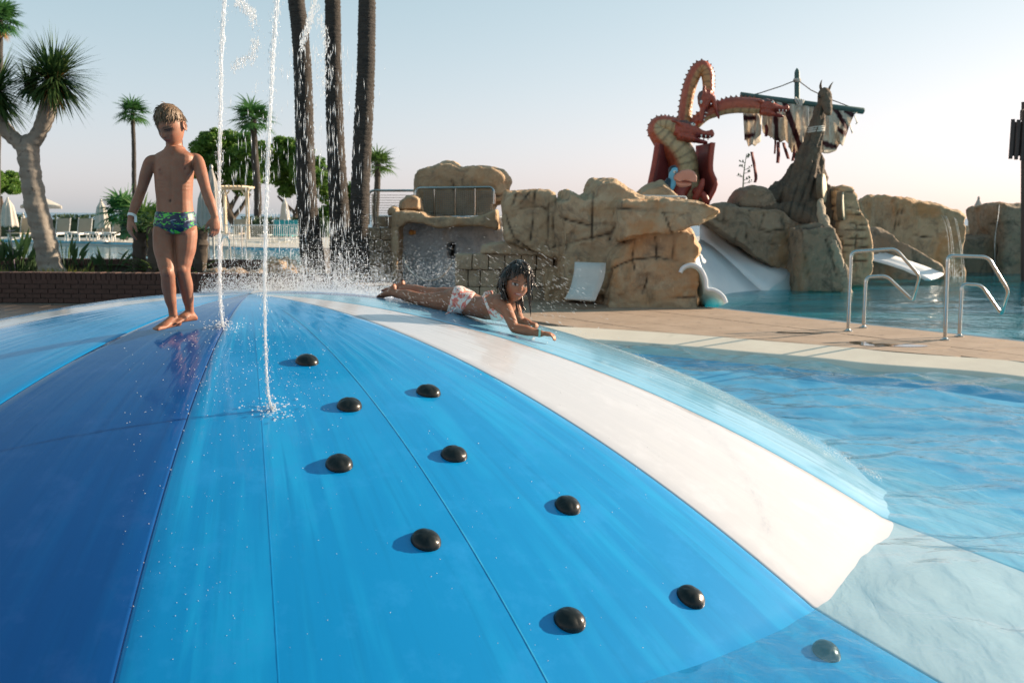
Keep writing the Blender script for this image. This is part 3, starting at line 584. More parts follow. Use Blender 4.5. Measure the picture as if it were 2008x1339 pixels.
top = [(1372, 428, 22.6), (1395, 445, 22.2), (1425, 468, 21.8), (1460, 494, 21.4), (1500, 515, 21.0), (1530, 526, 20.75), (1555, 534, 20.6)]
bed = [(1372, 470, 21.6), (1395, 484, 21.3), (1420, 505, 21.0), (1445, 528, 20.6), (1465, 548, 20.3), (1485, 566, 20.1), (1500, 576, 20.0)]
lo = [(1352, 482, 18.6), (1358, 500, 18.6), (1362, 522, 18.6), (1372, 548, 18.6), (1380, 570, 18.6), (1388, 590, 18.6), (1395, 604, 18.6)]
g = []
for a_, b_ in zip(top, bed):
    A, B = atY(*a_), atY(*b_); row = [A.lerp(B, t) for t in (0, .35, .7, 1)]; g.append(row)
sheet('side_wall', g, .05, 'slide_white', sw)
g = []
for b_, c_ in zip(bed, lo):
    B, C = atY(*b_), atY(*c_); g.append([B.lerp(C, t) - Vector((0, 0, .10 * math.sin(math.pi * t))) for t in (0, .25, .5, .75, 1)])
sheet('slide_bed', g, .05, 'slide_white', sw)
mb = MB(); mb.prism([atY(1555, 534, 20.6), atY(1555, 575, 20.6), atY(1500, 578, 20.05), atY(1518, 560, 20.2)], (.06, .04, 0)); mb.build('end_cap', 'slide_white', sw, smooth=False)
cs = thing('slide_outlet', atZ(1380, 598, .02), 'curled white slide outlet sticking out of the big rock', 'slide')
out1 = [(1334, 534), (1338, 526), (1346, 521), (1355, 519), (1365, 521), (1374, 528), (1380, 538), (1384, 550), (1386, 566), (1398, 568), (1410, 574), (1419, 583), (1424, 594)]
in1 = [(1345, 545), (1350, 548), (1354, 552), (1358, 557), (1362, 563), (1364, 572), (1366, 582), (1367, 590), (1368, 596), (1372, 600), (1380, 602), (1390, 603), (1400, 603)]
g = [[atY(a[0], a[1], 15.2).lerp(atY(b_[0], b_[1], 15.9), t) for t in (0, .3, .6, 1)] for a, b_ in zip(out1, in1)]
pmat('outlet_white', (.62, .70, .66), (.56, .66, .62), .35, 3); sheet('shell', g, .05, 'outlet_white', cs)
mb = MB(); mb.tube(catmull([atY(x, y, 15.2) for x, y in out1], 3), .03, 8); mb.build('rim', 'slide_white', cs)
sp_ = thing('slide_chute', atZ(1150, 588, .1), 'small upright white chute panel leaning on the rock foot', 'slide')
g = []
for t, (xl, yl, xr, yr, Y) in enumerate(((1127, 514, 1188, 516, 15.25), (1126, 530, 1187, 532, 15.22), (1123, 546, 1184, 549, 15.17), (1119, 562, 1178, 565, 15.1), (1114, 575, 1172, 578, 15.0), (1108, 586, 1167, 590, 14.85))): g.append([atY(xl + (xr - xl) * k / 4, yl + (yr - yl) * k / 4, Y) for k in range(5)])
pmat('chute_grey', (.56, .55, .52), (.50, .49, .46), .5, 4, third=((.40, .39, .37), 9, .63)); sheet('panel', g, .03, 'chute_grey', sp_)
s2 = thing('water_slide', atZ(1790, 540, .02), 'small white slide half hidden behind the pool handrails', 'slide'); g = []
for xt, yt, xb, yb, Y in ((1690, 484, 1690, 502, 24.4), (1715, 490, 1712, 510, 24.2), (1745, 500, 1742, 518, 23.9), (1780, 512, 1770, 527, 23.5), (1815, 524, 1795, 538, 23.0), (1850, 538, 1815, 548, 22.6)): A, B = atY(xt, yt, Y + .3), atY(xb, yb, Y - .3); g.append([A.lerp(B, k / 3) - Vector((0, 0, .05 * math.sin(math.pi * k / 3))) for k in range(4)])
sheet('slide_bed', g, .05, 'slide_white', s2)
# --- steel railing with netting on the platform
def steelmat():
    m, nt, b = newmat('steel'); b.inputs['Metallic'].default_value = 1; b.inputs['Base Color'].default_value = (.50, .50, .48, 1)
    mr = nt.nodes.new('ShaderNodeMapRange'); mr.inputs[3].default_value = .10; mr.inputs[4].default_value = .24; nt.links.new(_noise(nt, 9, 4), mr.inputs[0]); nt.links.new(mr.outputs[0], b.inputs['Roughness'])
steelmat(); pmat('net', (.30, .27, .22), (.24, .21, .17), .8, 20)
def bent(pts, rad, r, n=10):
    """tube through corner points with rounded bends"""
    pts = [Vector(p) for p in pts]; out = [pts[0]]
    for a, b_, c in zip(pts[:-2], pts[1:-1], pts[2:]):
        u, v = (a - b_).normalized(), (c - b_).normalized(); k = min(r, (a - b_).length * .45, (c - b_).length * .45); s, e = b_ + u * k, b_ + v * k
        for t in range(7): q = t / 6; out.append(s * (1 - q) ** 2 + b_ * 2 * q * (1 - q) + e * q * q)
    out.append(pts[-1]); mb = MB(); mb.tube(out, rad, n); return mb
rl = thing('railing', atY(895, 436, 19.6), 'steel railing with rope netting in front of the square boulder', 'railing')
bent([atY(815, 400, 19.5), atY(815, 369, 19.5), atY(969, 367, 19.6), atY(969, 400, 19.6)], .026, .12).build('top_rail', 'steel', rl)
for x in (852, 893, 932): q = MB(); q.tube([atY(x, 370, 19.55), atY(x, 436, 19.55)], .015, 8); q.build('post', 'steel', rl)
q = MB()
for x in range(832, 966, 4): q.tube([atY(x, 373, 19.56), atY(x, 432, 19.56)], .0075, 4)
for y in range(376, 434, 4): q.tube([atY(830, y, 19.56), atY(966, y, 19.57)], .0075, 4)
tag(q.build('netting', 'net', rl), kind='stuff')
r2 = thing('railing', atY(735, 436, 20.4), 'steel railing with thin wires left of the boulder next to the palms', 'railing')
bent([atY(723, 440, 20.4), atY(723, 374, 20.4), atY(816, 374, 20.4)], .026, .12).build('top_rail', 'steel', r2)
q = MB(); q.tube([atY(730.5, 380, 20.4), atY(730.5, 440, 20.4)], .02, 8); q.build('post', 'steel', r2); q = MB(); q.tube([atY(738, 376, 20.5), atY(738, 440, 20.5)], .018, 8); q.build('post', 'steel', r2)
for y in range(383, 438, 5): q = MB(); q.tube([atY(724, y, 20.4), atY(816, y, 20.4)], .005, 4); q.build('wire', 'steel', r2)
# --- pool handrails
def handrail(out, inn, label):
    h = thing('handrail', atZ(*out[0], .108), label, 'handrail', 'pool entry handrails')
    Yb = h.location.y; Yi = atZ(*inn[0], .108).y; A = [atY(x, y, Yb) for x, y in out]; B = [atY(x, y, Yi) for x, y in inn]
    A[0] = h.location.copy(); B[0] = atZ(*inn[0], .108)
    pts = A + list(reversed(B)); bent(pts, .021, .07, 14).build('rail', 'steel', h)
    for p in (A[0], B[0]):
        q = MB(); q.tube([p, p + Vector((0, 0, .012)), p + Vector((0, 0, .02)), p + Vector((0, 0, .035))], [.055, .055, .03, .024], 16); q.build('base_flange', 'steel', h)
handrail([(1663, 650), (1669, 494), (1756, 488), (1803, 541)], [(1693, 643), (1698, 543), (1738, 541), (1790, 590)], 'bent steel pool handrail nearer the rocks')
handrail([(1853, 667), (1858, 501), (1937, 504), (1977, 570)], [(1881, 660), (1886, 557), (1924, 559), (1964, 617)], 'bent steel pool handrail nearer the right edge')
# ------------------------------------------------------------------ people
def skin_mat():
    m, nt, b = newmat('skin')
    c = _attr(nt, 'tone', 0)
    c = _mix(nt, c, (.80, .72, .70), _ramp(nt, _noise(nt, 14, 5, .65), .35, .75), 'MULTIPLY'); c = _mix(nt, c, (1.1, .88, .82), _ramp(nt, _noise(nt, 60, 3, .6), .45, .7), 'MULTIPLY')
    nt.links.new(c, b.inputs['Base Color']); b.inputs['Roughness'].default_value = .56; b.inputs['Specular IOR Level'].default_value = .35
    b.inputs['Subsurface Weight'].default_value = .18; b.inputs['Subsurface Radius'].default_value = (.012, .005, .003); b.inputs['Subsurface Scale'].default_value = .6
    b.inputs['Coat Weight'].default_value = .05; b.inputs['Coat Roughness'].default_value = .3
    nt.links.new(_bump(nt, _noise(nt, 130, 4, .6), .10, .003), b.inputs['Normal']); return m
skin_mat()
def hairmat(name, c1, c2, rough, stretch=(150, 150, 12)):
    m, nt, b = newmat(name); n = _noise(nt, 1.0, 3, .6, stretch=stretch); nt.links.new(_mix(nt, c1, c2, _ramp(nt, n, .3, .7)), b.inputs['Base Color'])
    b.inputs['Roughness'].default_value = rough; nt.links.new(_bump(nt, n, .6, .004), b.inputs['Normal'])
hairmat('hair_blond', (.055, .030, .016), (.19, .11, .05), .55); hairmat('hair_wet', (.010, .006, .004), (.035, .02, .012), .22)
def printmat(name, base, cols, scale, stretch=None):
    m, nt, b = newmat(name); c = base
    for i, (col, th) in enumerate(cols):
        st = tuple((stretch or (1, 1, 1))[k] * (1 + .13 * i) for k in range(3))
        c = _mix(nt, c, col, _ramp(nt, _noise(nt, scale * (1 + .3 * i), 2, .5, dist=1.2, stretch=st), th, th + .02))
    nt.links.new(c, b.inputs['Base Color']); b.inputs['Roughness'].default_value = .45
    nt.links.new(_bump(nt, _noise(nt, 400, 2), .1, .002), b.inputs['Normal'])
printmat('trunks_print', (.008, .012, .045), [((.02, .07, .12), .55), ((.20, .26, .30), .64), ((.09, .50, .05), .565)], 16, (1, 1, 1.9))
printmat('bikini_print', (.75, .66, .60), [((.70, .17, .13), .54), ((.55, .08, .10), .62), ((.80, .36, .22), .60), ((.30, .34, .38), .66)], 26)
pmat('band_white', (.7, .7, .66), (.6, .62, .6), .4, 40); pmat('band_mint', (.35, .62, .52), (.3, .55, .46), .4, 40)

def head_mesh(size, jaw=1.0, wk=1.0):
    """head in its own frame: +Y face, +Z up, +X its left; height ~2.0 units scaled by size (half height)"""
    nu, nv = 72, 60; rings = []
    for i in range(nv + 1):
        th = math.pi * i / nv; z = -math.cos(th); rr = math.sin(th)
        ring = []
        for j in range(nu):
            ph = 2 * math.pi * j / nu; sx, cy = math.sin(ph), math.cos(ph)
            x = .635 * wk * rr * sx; y = .76 * (wk * .5 + .5) * rr * cy
            zz = z
            if y < 0: y *= 1.06
            # jaw narrows, face flattens
            low = max(0, -z); x *= 1 - .34 * low ** 1.6 * jaw; 
            if y < 0: y *= 1 - .55 * low ** 1.3
            else: y *= 1 - .10 * low
            if y > 0: y = y * (1 - .10 * (1 - abs(sx)) * (.4 + .6 * (z > -.4)))
            P = Vector((x, y, zz))
            if y > 0:
                g = lambda cx, cz, wx, wz: math.exp(-((x - cx) / wx) ** 2 - ((zz - cz) / wz) ** 2)
                d = 0
                d += .050 * g(0, .16, .38, .10)                       # brow
                for s in (-1, 1): d -= .085 * g(.27 * s, -.02, .15, .085); d += .030 * g(.27 * s, -.035, .085, .042); d += .045 * g(.36 * s, -.30, .17, .16)
                d += .10 * g(0, -.10, .07, .18) + .17 * g(0, -.235, .075, .075) + .05 * g(.085, -.27, .06, .05) + .05 * g(-.085, -.27, .06, .05)   # nose
                d += .055 * g(0, -.46, .17, .045) + .060 * g(0, -.555, .14, .045) - .045 * g(0, -.505, .20, .020)   # lips
                d -= .04 * g(0, -.64, .16, .05); d += .075 * g(0, -.80, .18, .12)   # chin
                P.y += d
            ring.append(P * size)
        rings.append(ring)
    mb = MB(); mb.loft(rings[1:-1]); 
    for s in (-1, 1):                                                   # ears
        c = Vector((.62 * wk * s, -.08, -.10)) * size
        E = [c + Vector((s * .03 + s * .075 * (1 - abs(math.cos(q)) * .2), -.10 + .115 * math.cos(q) * 1.0, .21 * math.sin(q))) * size for q in (2 * math.pi * k / 14 for k in range(15))]
        mb.tube(E, .038 * size, 6); mb.sphere(c + Vector((s * .035, -.06, 0)) * size, Vector((.035, .10, .18)) * size, 8, 6)
    return mb
def head_tone(L, base, lip, iris, size, browc, lid=1.0):
    """vertex colours in head coordinates L (unit)"""
    n = len(L); c = np.tile(np.array(base), (n, 1)); x, y, z = L[:, 0] / size, L[:, 1] / size, L[:, 2] / size; f = y > .35
    def put(mask, col, a=1.0): c[mask] = c[mask] * (1 - a) + np.array(col) * a
    for s in (-1, 1):
        e = ((x - .27 * s) / .150) ** 2 + ((z + .035) / .072) ** 2
        put(f & (e < 1.9), np.array(base) * .55, .7)
        put(f & (e < 1.0), (np.array(base) * .5 if lid < 1 else (.36, .33, .31))); put(f & (np.abs(z + .035) < .072 * lid) & (((x - .27 * s) / .068) ** 2 + ((z + .035) / .068) ** 2 < 1), iris)
        put(f & (((x - .27 * s) / .17) ** 2 + ((z - .030) / .026) ** 2 < 1), (.03, .02, .015))
        put(f & (((x - .28 * s) / .20) ** 2 + ((z - .135 + .12 * (np.abs(x) - .28) ** 2 * 3) / .036) ** 2 < 1), browc, .8)
        put(f & (((x - .36 * s) / .2) ** 2 + ((z + .32) / .16) ** 2 < 1), np.array(base) * np.array([1.08, .95, .92]), .5)
    put(f & ((x / .22) ** 2 + ((z + .505) / .085) ** 2 < 1), lip, .8)
    put(f & ((x / .20) ** 2 + ((z + .505) / .014) ** 2 < 1), (.06, .02, .02), .9)
    for s in (-1, 1): put(f & (((x - .055 * s) / .03) ** 2 + ((z + .31) / .022) ** 2 < 1), (.08, .03, .02), .7)
    return c
def hand(mb, wrist, d, n, side, L, curl=.35, spread=.10):
    """palm and five fingers: d along the hand, n palm normal (fingers curl towards n), side = thumb direction"""
    d = Vector(d).normalized(); n = Vector(n); n = (n - d * n.dot(d)).normalized(); s = d.cross(n).normalized()
    if s.dot(Vector(side)) < 0: s = -s
    k = L; pw = Vector(wrist)
    rings = []
    for t, hw, hd in ((-.10, .15, .13), (.05, .17, .12), (.2, .21, .12), (.36, .225, .11), (.47, .21, .095), (.53, .17, .06)):
        c = pw + d * k * t; rings.append([c + s * math.cos(q) * hw * k + n * math.sin(q) * hd * k for q in (2 * math.pi * j / 12 for j in range(12))])
    mb.loft(rings)
    for i, (off, ln, rr) in enumerate(((.165, .40, .052), (.055, .46, .055), (-.058, .43, .052), (-.16, .34, .045))):
        p = pw + d * k * .47 + s * off * k; a = curl * (1 + .25 * i); dirv = (d + s * (off * spread * 3)).normalized(); pts = [p - dirv * k * .06, p]
        for seg in (.42, .33, .25):
            ca, sa = math.cos(a), math.sin(a); p = p + (dirv * ca + n * sa) * ln * k * seg; pts.append(p); a += curl * 1.1
        mb.tube(pts, [rr * k * q for q in (1.05, 1.05, 1.0, .92, .78)], 8, roundcap=True)
    p = pw + d * k * .12 + s * .15 * k; t1 = (d * .75 + s * .75 + n * .25).normalized(); t2 = (d * .95 + s * .25 + n * .35).normalized()
    mb.tube([p - t1 * k * .08, p + t1 * k * .08, p + t1 * k * .2, p + t1 * k * .2 + t2 * k * .15, p + t1 * k * .2 + t2 * k * .27], [.075 * k, .075 * k, .065 * k, .06 * k, .048 * k], 8, roundcap=True)
def foot(mb, ankle, fd, up, L, outer, flex=0.0):
    """fd toe direction, up sole-to-instep, outer = towards little toe; ankle = ankle joint"""
    fd = Vector(fd).normalized(); up = Vector(up); up = (up - fd * up.dot(fd)).normalized(); s = fd.cross(up).normalized()
    if s.dot(Vector(outer)) < 0: s = -s
    base = Vector(ankle) - up * L * .27      # sole level
    rings = []
    for t, hw, h, so in ((-.26, .07, .10, 0), (-.23, .115, .18, 0), (-.12, .14, .32, 0), (0, .145, .40, 0), (.12, .15, .37, .0), (.26, .165, .29, .0), (.40, .19, .22, .0), (.52, .20, .165, .0), (.60, .185, .12, .01), (.64, .14, .08, .01)):
        c = base + fd * L * t + s * so * L; ring = []
        for j in range(16):
            q = 2 * math.pi * j / 16; x = math.cos(q) * hw; z = math.sin(q)
            z = h * .5 + z * h * .5 if True else 0
            ring.append(c + s * x * L * (1 - .25 * max(0, math.sin(q))) + up * max(0.0, z) * L)
        rings.append(ring)
    mb.loft(rings)
    for i, (o, a, b, r) in enumerate(((-.135, .55, .79, .062), (-.045, .56, .77, .045), (.035, .56, .745, .042), (.105, .54, .71, .039), (.165, .50, .655, .037))):
        p0 = base + fd * L * a + s * o * L + up * L * r * 1.25; p1 = base + fd * L * (b - .06) + s * o * L + up * L * r * 1.3; p2 = base + fd * L * b + s * o * L + up * L * r * .95
        mb.tube([p0, p1, p2], [r * L, r * L, r * L * .92], 8, roundcap=True)
def shell(src, mask, off, name, mat, parent, thick=None, extra=None):
    """a garment or hair: faces of src where mask>0, pushed out along the normals"""
    v, n = npmesh(src); o = off * np.minimum(1, mask * 3) if thick is None else thick
    vv = v + n * o[:, None]
    if extra is not None: vv = vv + extra
    keep = mask > 0; used = {}; nv, nf = [], []
    for p in src.polygons:
        if all(keep[i] for i in p.vertices):
            f = []
            for i in p.vertices:
                if i not in used: used[i] = len(nv); nv.append(vv[i])
                f.append(used[i])
            nf.append(f)
    # inner lining closes the edge
    inv = {b: a for a, b in used.items()}; cnt = {}
    for f in nf:
        for a, b in zip(f, f[1:] + f[:1]): cnt[(a, b)] = 1
    rim = [(a, b) for (a, b) in cnt if (b, a) not in cnt]; base = {}
    for a, b in rim:
        for i in (a, b):
            if i not in base: base[i] = len(nv); k = inv[i]; nv.append(v[k] - n[k] * .004)
        nf.append([b, a, base[a], base[b]])
    me = bpy.data.meshes.new(name); me.from_pydata([tuple(p) for p in nv], [], nf); return finish(name, me, mat, parent, sharp=0, fixn=False)
def ellring(c, hw, hd, ax, dz=None, n=24, p=2.3):
    ax = Vector(ax).normalized(); fy = Vector((0, 0, 1)).cross(ax).normalized() if dz is None else dz; out = []
    for k in range(n):
        q = 2 * math.pi * k / n; cs, sn = math.cos(q), math.sin(q); out.append(c + ax * hw * math.copysign(abs(cs) ** (2 / p), cs) + fy * hd * math.copysign(abs(sn) ** (2 / p), sn))
    return out
SKB = (.29, .132, .078)
def make_boy():
    Y0 = 4.98; u = mpp(Y0); J = lambda x, y, dy=0: atY(x, y, Y0 + dy)
    yaw = R(-24); ax = Vector((math.cos(yaw), math.sin(yaw), 0))          # his left-right axis in the world (he turns to the image left)
    mb = MB(); rings = []
    for cx, y, hw, hd, dy in ((343, 288, 17, 18, 0), (343, 293, 19.5, 19, 0), (342, 297, 27, 20, .0), (341, 301, 37, 22, .0), (341, 306, 44, 24, .0), (341, 316, 46, 27, 0), (341, 330, 42, 29, 0), (341, 348, 39.5, 29, 0), (341, 370, 38.5, 27, 0), (342, 393, 37, 26, 0), (343, 415, 38, 27.5, 0), (344, 432, 41, 31, 0), (344, 447, 41, 30, .005), (344, 458, 33, 24, .005)):
        rings.append(ellring(J(cx, y, dy), hw * u, hd * u, ax))
    mb.loft(rings)
    for s, cx in ((-1, 324), (1, 360)): mb.sphere(J(cx, 335, -.052), Vector((.038, .018, .030)), 12, 8); mb.sphere(J(cx + 2, 446, .05), Vector((.045, .045, .05)), 12, 8)
    def limb(pts):
        c, r = catmull_r([(J(x, y, d), rr * u) for x, y, d, rr in pts], 6); mb.tube(c, r, 16, roundcap=True)
    limb([(309, 315, .0, 11), (295, 318, .0, 11.8), (287, 340, .01, 12), (279, 368, .02, 10), (276, 376, .02, 9.8), (268, 397, -.01, 10.2), (261, 415, -.03, 8.2), (257, 427, -.045, 6.8)])
    limb([(375, 312, .0, 11), (387, 315, -.01, 11.8), (394, 338, -.05, 12), (402, 366, -.09, 10), (404, 374, -.10, 9.8), (411, 394, -.125, 10), (417, 411, -.14, 8), (421, 424, -.15, 6.8)])
    limb([(325, 438, .01, 21), (322, 458, .0, 21.5), (321, 485, -.02, 20), (325, 512, -.045, 17), (329, 532, -.06, 15), (330, 545, -.055, 13.8), (331, 562, -.035, 14), (334, 585, -.015, 11.5), (338, 605, .005, 8.6), (340, 622, .015, 8.6)])
    limb([(363, 438, .02, 21), (365, 458, .01, 21.5), (364, 485, .0, 20), (360, 510, -.01, 17), (358, 527, -.015, 15), (360, 540, -.005, 13.8), (364, 558, .025, 14), (368, 582, .055, 11.5), (371, 602, .08, 8.6), (372, 615, .09, 8.6)])
    for x, y, d in ((328, 533, -.09), (356, 527, -.045)): mb.sphere(J(x, y, d + .008), .026, 10, 8)
    nrm = dome_normal(J(345, 650)); fl = .168
    foot(mb, J(340, 624, .015), (-.42, -.95, -.04), nrm, fl, (-1, 0, 0)); foot(mb, J(372, 613, .09), (-.50, -.86, -.02), nrm, fl, (1, 0, 0))
    hand(mb, J(257, 428, -.045), Vector((-.10, -.10, -1)), Vector((.55, .5, 0)), (.5, -.8, 0), .125, .30)
    hand(mb, J(421, 426, -.15), Vector((.03, -.05, -1)), Vector((-.5, .6, 0)), (-.6, -.7, 0), .118, .34)
    # head: turned towards the image left and bowed
    hs = 41.0 * u; hc = J(334.5, 247.5, -.012)
    HM = Matrix.Rotation(R(-20), 3, 'Z') @ Matrix.Rotation(R(180), 3, 'Z') @ Matrix.Rotation(R(-24), 3, 'X') @ Matrix.Rotation(R(3), 3, 'Y')
    hm = head_mesh(hs, 1.0, .89); mb.add([hc + HM @ Vector(v) for v in hm.v], hm.f)
    mb.tube([J(343, 300, .02), J(342, 285, .025), J(341, 268, .03)], [18 * u, 16 * u, 16 * u], 16)
    me = remesh(mb, .0042, 3, .5); v, n = npmesh(me)
    L = (v - np.array(hc)) @ np.array(HM); ishead = (np.linalg.norm(L, axis=1) < hs * 1.25) & (L[:, 2] > -.98 * hs)
    tone = head_tone(L, SKB, (.30, .09, .07), (.03, .02, .015), hs, (.12, .075, .04), .45); tone[~ishead] = SKB
    P = proj(v); front = n[:, 1] < 0
    for nx, ny in ((313, 333), (363, 331)): k = front & (np.hypot(P[:, 0] - nx, P[:, 1] - ny) < 2.6); tone[k] = (.17, .06, .04)
    k = front & (np.hypot((P[:, 0] - 333) / .7, P[:, 1] - 394) < 3.2); tone[k] *= .35
    # muscle and rib relief
    def dent(cx, cy, wx, wy, a): return a * np.exp(-((P[:, 0] - cx) / wx) ** 2 - ((P[:, 1] - cy) / wy) ** 2) * front
    torso = (P[:, 1] > 300) & (P[:, 1] < 415) & (np.abs(P[:, 0] - 342) < 46)
    d = dent(336, 350, 4, 45, -.004) + dent(333, 394, 3, 3.5, -.006) + dent(322, 400, 5, 30, -.0015) + dent(352, 400, 5, 30, -.0015) + dent(327, 304, 12, 2.5, .003) + dent(358, 303, 12, 2.5, .003) + dent(341, 300, 4, 4, -.004)
    for q in range(4): d += (dent(314 + q, 352 + 7 * q, 10, 2.0, .0012) + dent(366 - q, 350 + 7 * q, 10, 2.0, .0012))
    v2 = v + n * (d * torso)[:, None]; setco(me, v2); setattr_c(me, 'tone', tone)
    t = thing('person', J(350, 650), 'standing boy in navy and neon green swim briefs looking down at his feet', 'person')
    off = np.array(t.location); setco(me, v2 - off); body = finish('body', me, 'skin', t, sharp=0, fixn=False)
    v3 = v2; src = bpy.data.meshes.new('t'); src = me
    y = P[:, 1]; x = P[:, 0]; dx = np.abs(x - 344.0)
    top = 416 + .0015 * (x - 344) ** 2 * -1; low = 459 - 15 * np.clip((dx - 7) / 30, 0, 1) ** .9
    arm = (x < 298) | (x > 391); mk = np.minimum(y - top, low - y) / 14; mk[arm] = -1
    shell(me, mk, .004, 'swim_briefs', 'trunks_print', t)
    l = L / hs; x, yy, z = l[:, 0], l[:, 1], l[:, 2]
    hl = np.where(yy > .05, .30 + .40 * np.clip(yy, 0, 1) ** 2 * .6 - .17 * np.exp(-((x - .18) / .10) ** 2) + .05 * np.sin(x * 31) * (yy > .4), np.where(yy > -.25, .10 + .7 * (yy + .25), -.42 + .4 * np.abs(x)))
    hl = np.where((np.abs(x) > .55) & (yy > -.05) & (yy < .30), np.minimum(hl, .02), hl)
    ear = (np.abs(x) > .64) | ((np.abs(x) > .50) & (yy > -.34) & (yy < .16) & (z < .16)); hmk = np.where(ishead & ~ear & (np.linalg.norm(l, axis=1) < 1.25), z - hl, -1.0)
    nz = np.zeros(len(l)); idx = np.where(hmk > -.05)[0]
    nz[idx] = [noise.noise(Vector((a * 16, b * 5, c * 5))) for a, b, c in l[idx].tolist()]
    th = np.clip(.002 + .006 * np.clip(hmk * 2.2, 0, 1), 0, .009) + .002 * nz * np.clip(hmk * 6, 0, 1); th *= 1 - .72 * np.clip((np.abs(x) - .42) * 5, 0, 1) * np.clip((.62 - z) * 3, 0, 1); shell(me, hmk, 0, 'hair', 'hair_blond', t, th)
    hs_ = MB(); rg = random.Random(8); cand = [i for i in np.where(hmk > .04)[0].tolist()]; crown = Vector((.0, -.35, .95))
    for i in rg.sample(cand, min(480, len(cand))):
        nl = Vector((np.array(n[i]) @ np.array(HM)).tolist()).normalized(); pl_ = Vector(l[i].tolist()); d_ = (pl_ - crown); d_ = d_ - nl * d_.dot(nl); d_ = (d_.normalized() + Vector((rg.gauss(0, .25), rg.gauss(0, .25), rg.gauss(0, .25)))).normalized()
        p0 = hc + HM @ (pl_ * hs + nl * (th[i] * .8)); ln = rg.uniform(.016, .034); w1 = HM @ (d_ + nl * .04).normalized(); w2 = HM @ (d_ - nl * .28).normalized()
        hs_.tube([p0, p0 + w1 * ln * .5, p0 + w1 * ln * .5 + w2 * ln * .5], [.0022, .0018, .0004], 3)
    tag(hs_.build('hair_strands', 'hair_blond', t, sharp=0), kind='stuff')
    wb = MB(); c0 = J(258.5, 423, -.042); dd = (J(257, 427, -.045) - J(261, 415, -.03)).normalized(); a = dd.orthogonal().normalized(); b = dd.cross(a)
    rr = 7.9 * u; wb.loft([[c0 + dd * h * u + (a * math.cos(q) + b * math.sin(q)) * (rr + e) for q in (2 * math.pi * k / 20 for k in range(20))] for h, e in ((-2.6, -.002), (-2.6, .001), (2.6, .001), (2.6, -.002))], cap=False)
    wb.box(J(266, 430, -.07), (.012, .006, .03), .3); wb.build('wristband', 'band_white', t)
    return t
boy = make_boy()
SKG = (.31, .14, .078)
